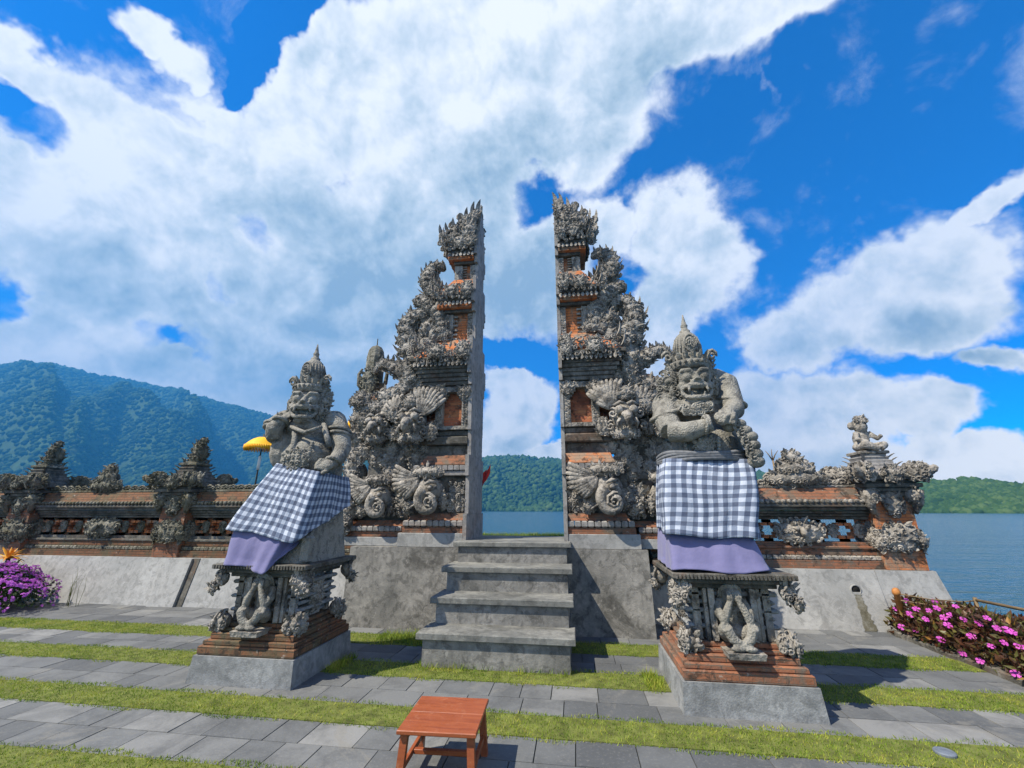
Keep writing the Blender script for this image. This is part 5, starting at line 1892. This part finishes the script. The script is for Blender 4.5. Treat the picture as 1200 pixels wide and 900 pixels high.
drape('purple_cloth', [(-3.62, 4.33, 1.52), (-3.00, 4.32, 1.48), (-2.88, 4.9, 1.58), (-3.52, 5.08, 1.56)],
      [(-3.62, 4.22, 1.08), (-3.12, 4.17, .99), (-2.86, 4.50, 1.40), (-3.54, 5.14, 1.2)], M['purple'],
      'purple underskirt cloth slipping aslant over the slab edge of the left pedestal', 'cloth', 18, 4, .022, .02, 6, group=GP)

# ================================================================== stool
m, g, b, P, geo = new_mat('red_wood')
mp = g.n('ShaderNodeMapping')
g.put(mp.inputs[0], P)
mp.inputs['Scale'].default_value = (3, 26, 26)
n = g.noise(mp.outputs[0], 1.4, 6, .6, .6)
r = geo.outputs['Random Per Island']
c = g.mix(r, (.25, .06, .02), (.32, .088, .03))
c = g.mix(g.rng(n, .35, .75, 0, .65), c, (.15, .03, .012))
c = g.mix(g.rng(g.noise(P, 24, 6, .75, .8), .56, .66, 0, .5), c, (.36, .15, .08))
fin_mat(g, b, c, g.rng(g.noise(P, 11, 5, .7), .3, .7, .38, .7), n, .002, .5, .4)
M['wood'] = m
sx, sy, SH = -.895, 3.17, .32
st = empty('wooden_stool', (sx, sy, 0), 'low red brown wooden stool standing on the paving in front of the steps', 'stool')
st.rotation_euler = (0, 0, R(2.5))


def part(mb, name, mat, par, smooth=None):
    """parts given in the thing's own frame"""
    o = mb.build(name, mat, None, smooth)
    o.parent = par
    return o


for i, (a, b_) in enumerate(((-.25, .005), (.008, .25))):
    k = MB()
    k.box(-.245, .245, a, b_, SH - .024, SH, .004)
    part(k, 'seat_plank', M['wood'], st)
for s_ in (-1, 1):
    for t in (-1, 1):
        k = MB()
        x0_, y0_ = s_ * .205, t * .20
        x1_, y1_ = s_ * .225, t * .225
        h = .022
        k.frustum((x1_ - h, x1_ + h, y1_ - h, y1_ + h), (x0_ - h, x0_ + h, y0_ - h, y0_ + h), 0, SH - .025)
        part(k, 'leg', M['wood'], st)
    k = MB()
    k.box(s_ * .207 - .014, s_ * .207 + .014, -.185, .185, SH - .075, SH - .026, .003)
    part(k, 'apron', M['wood'], st)
    k = MB()
    k.box(s_ * .215 - .012, s_ * .215 + .012, -.192, .192, .09, .125, .003)
    part(k, 'stretcher', M['wood'], st)
k = MB()
k.box(-.20, .20, -.016, .016, .095, .122, .003)
part(k, 'stretcher', M['wood'], st)

# ================================================================== plants
M['leaf_green'] = island_mat('dark_leaves', [(0, (.012, .022, .008)), (.5, (.03, .055, .014)), (1, (.07, .10, .025))], .5, .3, .2)
M['leaf_red'] = island_mat('bronze_leaves', [(0, (.03, .022, .014)), (.3, (.07, .035, .02)), (.6, (.13, .045, .025)), (.82, (.08, .09, .025)), (.95, (.16, .14, .04)), (1, (.32, .16, .03))], .45, .35, .25)
M['petal'] = island_mat('purple_petals', [(0, (.36, .06, .42)), (.5, (.50, .11, .55)), (1, (.62, .22, .66))], .6, .2, .3)
M['petal_pink'] = island_mat('pink_petals', [(0, (.50, .05, .40)), (1, (.68, .13, .56))], .55, .2, .3)
M['eye'] = plain('flower_eye', (.25, .02, .10), .7, .2)
M['brom'] = island_mat('orange_leaves', [(0, (.62, .22, .02)), (.5, (.75, .36, .03)), (1, (.80, .50, .08))], .45, .35, .25)
M['stem'] = plain('stem', (.06, .05, .025), .8, .3)


def leaves(pts, nrms, L, W, seed, mat, name, par=None):
    rs = np.random.RandomState(seed)
    V, T = [], []
    for i, (p, n) in enumerate(zip(pts, nrms)):
        d = nrm(rs.normal(size=3) * .9 + n * .9 + (0, 0, .25))
        s_ = nrm(np.cross(d, rs.normal(size=3)))
        q = np.cross(s_, d)
        l, w_ = L * rs.uniform(.6, 1.3), W * rs.uniform(.7, 1.3)
        a = len(V)
        V += [p, p + d * l * .45 + s_ * w_ + q * w_ * .25, p + d * l * .5 - q * w_ * .15, p + d * l * .45 - s_ * w_ + q * w_ * .25, p + d * l - q * l * .18]
        T += [(a, a + 1, a + 2), (a, a + 2, a + 3), (a + 2, a + 1, a + 4), (a + 3, a + 2, a + 4)]
    o = fast_mesh(name, np.array(V), np.array(T), mat)
    if par is not None:
        o.data.transform(Matrix.Translation(-par.location))
        o.parent = par
    return o


def flower_geo(c, n, r, seed, k=None):
    """five rounded, notched petals"""
    rs = random.Random(seed)
    n = nrm(n)
    a = nrm(np.cross(n, (.3, .9, .1)))
    b_ = np.cross(n, a)
    V, T = [], []
    ph = rs.uniform(0, 6)
    for i in range(5):
        t = ph + i * 2 * math.pi / 5
        o_ = len(V)
        V.append(c + n * .002)
        for (q, rr, up) in ((-.50, .55, .12), (-.52, .9, .12), (-.22, 1.08, .0), (0, 1.0, .05), (.22, 1.08, .0), (.52, .9, .12), (.50, .55, .12)):
            V.append(c + (a * math.cos(t + q) + b_ * math.sin(t + q)) * r * rr + n * (up + .1 * (i % 2)) * r)
        T += [(o_, o_ + j, o_ + j + 1) for j in range(1, 7)]
    return V, T


# left bush: a mound of small purple blossom
rs = np.random.RandomState(4)
fb = empty('flower_bush', (-9.9, 6.5, 0), 'rounded bush covered in small purple flowers against the left terrace wall', 'bush')


def mound(n, cx, cy, rx, ry, h, rs, lo=.0, shell=.12):
    P, N = [], []
    while len(P) < n:
        a, t = rs.uniform(0, 2 * math.pi), rs.uniform(0, 1) ** .7
        z = math.sqrt(max(0, 1 - t ** 2.4))
        bump = 1 + .16 * mnoise.noise(Vector((math.cos(a) * 2.2 * t * 2, math.sin(a) * 2.2 * t * 2, 3.3))) + .10 * mnoise.noise(Vector((math.cos(a) * t * 7, math.sin(a) * t * 7, 9)))
        q = bump * (1 - rs.uniform(0, shell))
        p = np.array((cx + rx * t * math.cos(a) * q, cy + ry * t * math.sin(a) * q, h * z * q * (.75 + .25 * bump) + rs.uniform(0, .03)))
        if p[2] < lo:
            continue
        P.append(p)
        N.append(nrm((t * math.cos(a) / rx, t * math.sin(a) / ry, .3 + z)))
    return np.array(P), np.array(N)


P_, N_ = mound(9000, -10.2, 6.48, 1.42, .72, .66, rs, 0, .5)
leaves(P_, N_, .065, .016, 3, M['leaf_green'], 'leaves', fb)
P_, N_ = mound(3000, -10.2, 6.46, 1.46, .75, .69, rs, .04, .05)
keep = [i for i in range(len(P_)) if mnoise.noise(Vector(P_[i] * 3.0)) > -.28]
V, T = [], []
for i in keep:
    v, t = flower_geo(P_[i], nrm(N_[i] + rs.normal(size=3) * .35), rs.uniform(.015, .027), i)
    T += [tuple(q + len(V) for q in x) for x in t]
    V += v
o = fast_mesh('flowers', np.array(V), np.array(T), M['petal'])
o.data.transform(Matrix.Translation(-fb.location))
o.parent = fb
tag(o, kind='stuff')
k = MB()
for i in range(9):
    a = i * .7
    k.tube([(-10.2 + .3 * math.cos(a), 6.48 + .2 * math.sin(a), 0), (-10.2 + .7 * math.cos(a), 6.48 + .4 * math.sin(a), .25), (-10.2 + .9 * math.cos(a), 6.48 + .5 * math.sin(a), .5)], [.014, .01, .006], 5)
k.build('stems', M['stem'], fb)

# orange rosette plant behind it
br = empty('bromeliad', (-10.45, 6.95, .0), 'orange spiky rosette plant growing behind the purple flower bush', 'plant')
k = MB()
rz = random.Random(8)
for i in range(34):
    a, el = rz.uniform(0, 2 * math.pi), rz.uniform(.25, 1.25)
    L = rz.uniform(.24, .36)
    d = np.array((math.cos(a) * math.cos(el), math.sin(a) * math.cos(el), math.sin(el)))
    c = np.array((-10.45, 6.95, .74))
    P = [c + d * L * t + np.array((0, 0, -.16 * t ** 2 * math.cos(el))) for t in (0, .3, .6, .85, 1)]
    k.tube(P, [.014, .022, .018, .010, .002], 4, up=(0, 0, 1), flat=.25, smooth=False)
k.build('leaves', M['brom'], br)
k = MB()
k.tube([(-10.45, 6.95, 0), (-10.45, 6.95, .3), (-10.45, 6.95, .76)], [.05, .045, .03], 7)
k.build('stem', M['stem'], br)
# thin dry grass stalks beside the bush
k = MB()
for i in range(9):
    x, y = -8.75 + rz.uniform(-.12, .12), 6.9 + rz.uniform(-.05, .05)
    k.tube([(x, y, 0), (x + rz.uniform(-.05, .05), y, .3), (x + rz.uniform(-.15, .15), y, rz.uniform(.45, .62))], [.004, .003, .001], 4)
tag(k.build('tall_grass', M['turf']), 'thin upright grass stalks growing beside the purple flower bush at the wall', 'grass')

# right bed: bronze-leaved plants with pink flowers
bed = empty('flower_bed_plants', (4.62, 5.2, 0), 'low hedge of bronze red leaved plants with pink flowers beside the lake', 'plants')
rs = np.random.RandomState(12)


def bed_h(x, y):
    t = (x - 4.18) / .95
    return (.40 + .10 * mnoise.noise(Vector((x * 2.1, y * 2.1, .4))) + .06 * mnoise.noise(Vector((x * 6, y * 6, 2)))) * max(0, min(1, 4.5 * t + .25)) ** .6 * max(0, min(1, (1 - t) * 4 + .2)) ** .5


P_, N_ = [], []
for i in range(15000):
    x, y = 4.16 + .97 * rs.uniform(), rs.uniform(2.6, 7.08)
    h = bed_h(x, y)
    P_.append((x, y, h * (rs.uniform() ** .45)))
    N_.append(nrm((-.8 if x < 4.4 else .1, -.2, 1)))
leaves(np.array(P_), np.array(N_), .085, .021, 5, M['leaf_red'], 'leaves', bed)
fpx = [(1051, 716), (1063, 706), (1075, 716), (1058, 737), (1075, 741), (1086, 728), (1096, 707), (1099, 715), (1108, 726), (1112, 735), (1116, 724), (1121, 713), (1131, 729), (1148, 733), (1158, 727), (1170, 739), (1182, 741),
       (1188, 744), (1129, 768), (1150, 777), (1192, 792), (1178, 756), (1140, 748), (1068, 722), (1090, 718), (1104, 752), (1196, 760), (1163, 760)]
for i, (x, y) in enumerate(fpx):
    for Y in np.arange(4.3, 7.2, .04):                             # where that line of sight first meets the top of the leaves
        p = at(x, y, Y)
        if 4.15 < p[0] < 5.1 and p[2] < bed_h(p[0], Y) + .03:
            break
    else:
        continue
    pp = p + np.array((-.02, -.02, .025))
    r_ = rs.uniform(.030, .044)
    v, t = flower_geo(np.zeros(3), nrm((-.25 + rs.normal() * .3, -.75 + rs.normal() * .2, .9)), r_, i)
    o = fast_mesh('flower', np.array(v), np.array(t), M['petal_pink'])
    o.location = Vector(pp) - bed.location
    o.parent = bed
for i in range(26):                                                # more blooms along the near part of the bed
    x, y = 4.3 + .5 * rs.uniform(), rs.uniform(2.7, 4.75)
    v, t = flower_geo(np.zeros(3), nrm((-.25 + rs.normal() * .3, -.5 + rs.normal() * .2, .9)), rs.uniform(.030, .044), 100 + i)
    o = fast_mesh('flower', np.array(v), np.array(t), M['petal_pink'])
    o.location = Vector((x, y, bed_h(x, y) + .03)) - bed.location
    o.parent = bed
k = MB()
rz = random.Random(5)
y = 2.6
while y < 7.1:
    L = rz.uniform(.16, .30)
    k.box(4.13 + rz.uniform(-.01, .02), 4.25, y, y + L - .012, -.02, rz.uniform(.045, .075), .015)
    y += L
tag(k.build('stone_kerb', M['dark_stone']), 'low rough stone kerb along the bed of pink flowers by the lake', 'kerb')
# post and rail
M['post'] = plain('orange_wood', (.42, .17, .045), .6, .3, 18, .004)
M['bamboo'] = plain('bamboo', (.17, .12, .065), .7, .3, 12, .003)
po = empty('rail_post', (4.27, 6.93, 0), 'short orange brown wooden post with a rope rail at the flower bed corner', 'post')
k = MB()
k.lathe((4.27, 6.93, -.02), [(.036, 0), (.036, .52), (.045, .525), (.048, .56), (.04, .59), (.02, .61)], 14)
k.build('shaft', M['post'], po)
k = MB()
k.tube([(4.28, 6.9, .52), (4.6, 6.85, .47), (4.95, 6.8, .46), (5.08, 6.78, .48)], .008, 6)
k.tube([(4.28, 6.9, .44), (4.6, 6.85, .40), (4.95, 6.8, .40), (5.08, 6.78, .42)], .008, 6)
k.build('rope', M['bamboo'], po)
k = MB()
k.tube([(5.08, 6.8, .49), (5.12, 5.8, .50), (5.14, 4.6, .49), (5.16, 3.0, .5)], .018, 8)
k.tube([(5.08, 6.78, -.3), (5.08, 6.78, .52)], .02, 8)
k.build('bamboo_rail', M['bamboo'], po)

# ================================================================== small things
M['yellow'] = plain('yellow_silk', (.86, .42, .012), .6, .15, 14, .004)
M['pole_dark'] = plain('dark_pole', (.04, .035, .03), .5, .3)
M['white'] = plain('white_cloth', (.75, .74, .70), .8, .1)
um = empty('ceremonial_umbrella', (-6.78, 8.35, .76), 'yellow fringed ceremonial umbrella on a thin pole behind the left balustrade', 'umbrella')
ux, uy, uz = -6.78, 8.35, 2.96
k = MB()
V, F = [], []
for j, (r_, z) in enumerate(((.01, .20), (.10, .185), (.19, .14), (.27, .075), (.335, 0.0))):
    for i in range(32):
        a = 2 * math.pi * i / 32
        q = 1 - .025 * (1 - abs(math.cos(4 * a))) * (j / 4)
        V.append((ux + r_ * q * math.cos(a), uy + r_ * q * math.sin(a), uz + z))
for j in range(4):
    for i in range(32):
        F.append((j * 32 + i, j * 32 + (i + 1) % 32, (j + 1) * 32 + (i + 1) % 32, (j + 1) * 32 + i))
k.add(V, F, True)
k.build('canopy', M['yellow'], um)
k = MB()
for i in range(64):
    a = 2 * math.pi * i / 64
    p = np.array((ux + .33 * math.cos(a), uy + .33 * math.sin(a), uz + .006))
    k.tube([p, p + (.004 * math.cos(a), .004 * math.sin(a), -.06), p + (0, 0, -.10 - .02 * (i % 2))], [.017, .018, .010], 4)
k.build('fringe', M['yellow'], um)
k = MB()
k.tube([(ux, uy, .76), (ux, uy, 2.4), (ux, uy, uz + .26)], [.018, .016, .012], 8)
k.build('pole', M['pole_dark'], um)
k = MB()
k.tube([(ux, uy, 2.44), (ux, uy, 2.6), (ux, uy, 2.74)], [.03, .032, .026], 8)
k.build('pole_wrap', M['white'], um)

M['red'] = plain('red_cloth', (.55, .04, .03), .8, .25, 20, .006)
k = MB()
vv, ff = [], []
for i in range(9):
    for j in range(6):
        t, s_ = i / 8, j / 5
        vv.append((-1.66 + .16 * t - .02 * s_, 7.70 + .04 * math.sin(5 * t + 2 * s_), 2.24 + .16 * t * (1 - s_ * .6) - .26 * s_ * (1 - .75 * t) + .02 * math.sin(7 * t)))
for i in range(8):
    for j in range(5):
        ff.append((i * 6 + j, i * 6 + j + 1, i * 6 + j + 7, i * 6 + j + 6))
k.add(vv, ff, True)
o = tag(k.build('red_flag', M['red']), 'small red cloth flag tip sticking out behind the cut face of the left gate half', 'flag')
so = o.modifiers.new('thickness', 'SOLIDIFY'); so.thickness = .004

M['lid'] = plain('lid_stone', (.13, .15, .18), .6, .2, 30, .003)
k = MB()
k.lathe((2.44, 3.86, .004), [(.062, 0), (.062, .012), (.056, .018), (.045, .019), (.04, .016), (.015, .016)], 24)
tag(k.build('drain_lid', M['lid'], None, False), 'round blue grey lid set in the grass strip right of the right pedestal', 'lid')

# dry twigs stuck up behind the right balustrade
for (x, y, n, lab) in ((905, 536, 3, 'bare dry twigs standing left of the crest behind the right balustrade'), (941, 550, 5, 'forked dry pale stalk standing right of the crest behind the right balustrade')):
    c = at(x, y, 7.95)
    k = MB()
    rz = random.Random(x)
    k.tube([(c[0], 7.95, .76), (c[0], 7.95, 1.6), (c[0], 7.95, c[2] - .05)], [.02, .018, .014], 6)
    for i in range(n):
        a = -.9 + 1.8 * (i + .5) / n
        k.tube([(c[0], 7.95, c[2] - .06), (c[0] + .08 * a, 7.95, c[2] + .04), (c[0] + .17 * a, 7.93, c[2] + .14 - .04 * abs(a))], [.012, .009, .004], 5)
    tag(k.build('dry_twigs', M['bamboo']), lab, 'twigs')

# yellow sash and white knot on the side of the left gate half
k = MB()
c = at(409, 500, 6.62)
vv, ff = [], []
for i in range(8):
    t = i / 7
    for j in range(4):
        vv.append((c[0] - .02 + .018 * j, 6.60 + .02 * math.sin(3 * t + 2 * j), c[2] + .10 - .26 * t - .02 * j))
for i in range(7):
    for j in range(3):
        ff.append((i * 4 + j, i * 4 + j + 1, i * 4 + j + 5, i * 4 + j + 4))
k.add(vv, ff, True)
o = tag(k.build('yellow_sash', M['yellow']), 'short yellow cloth sash hanging on the outer side of the left gate half', 'cloth')
so = o.modifiers.new('thickness', 'SOLIDIFY'); so.thickness = .004
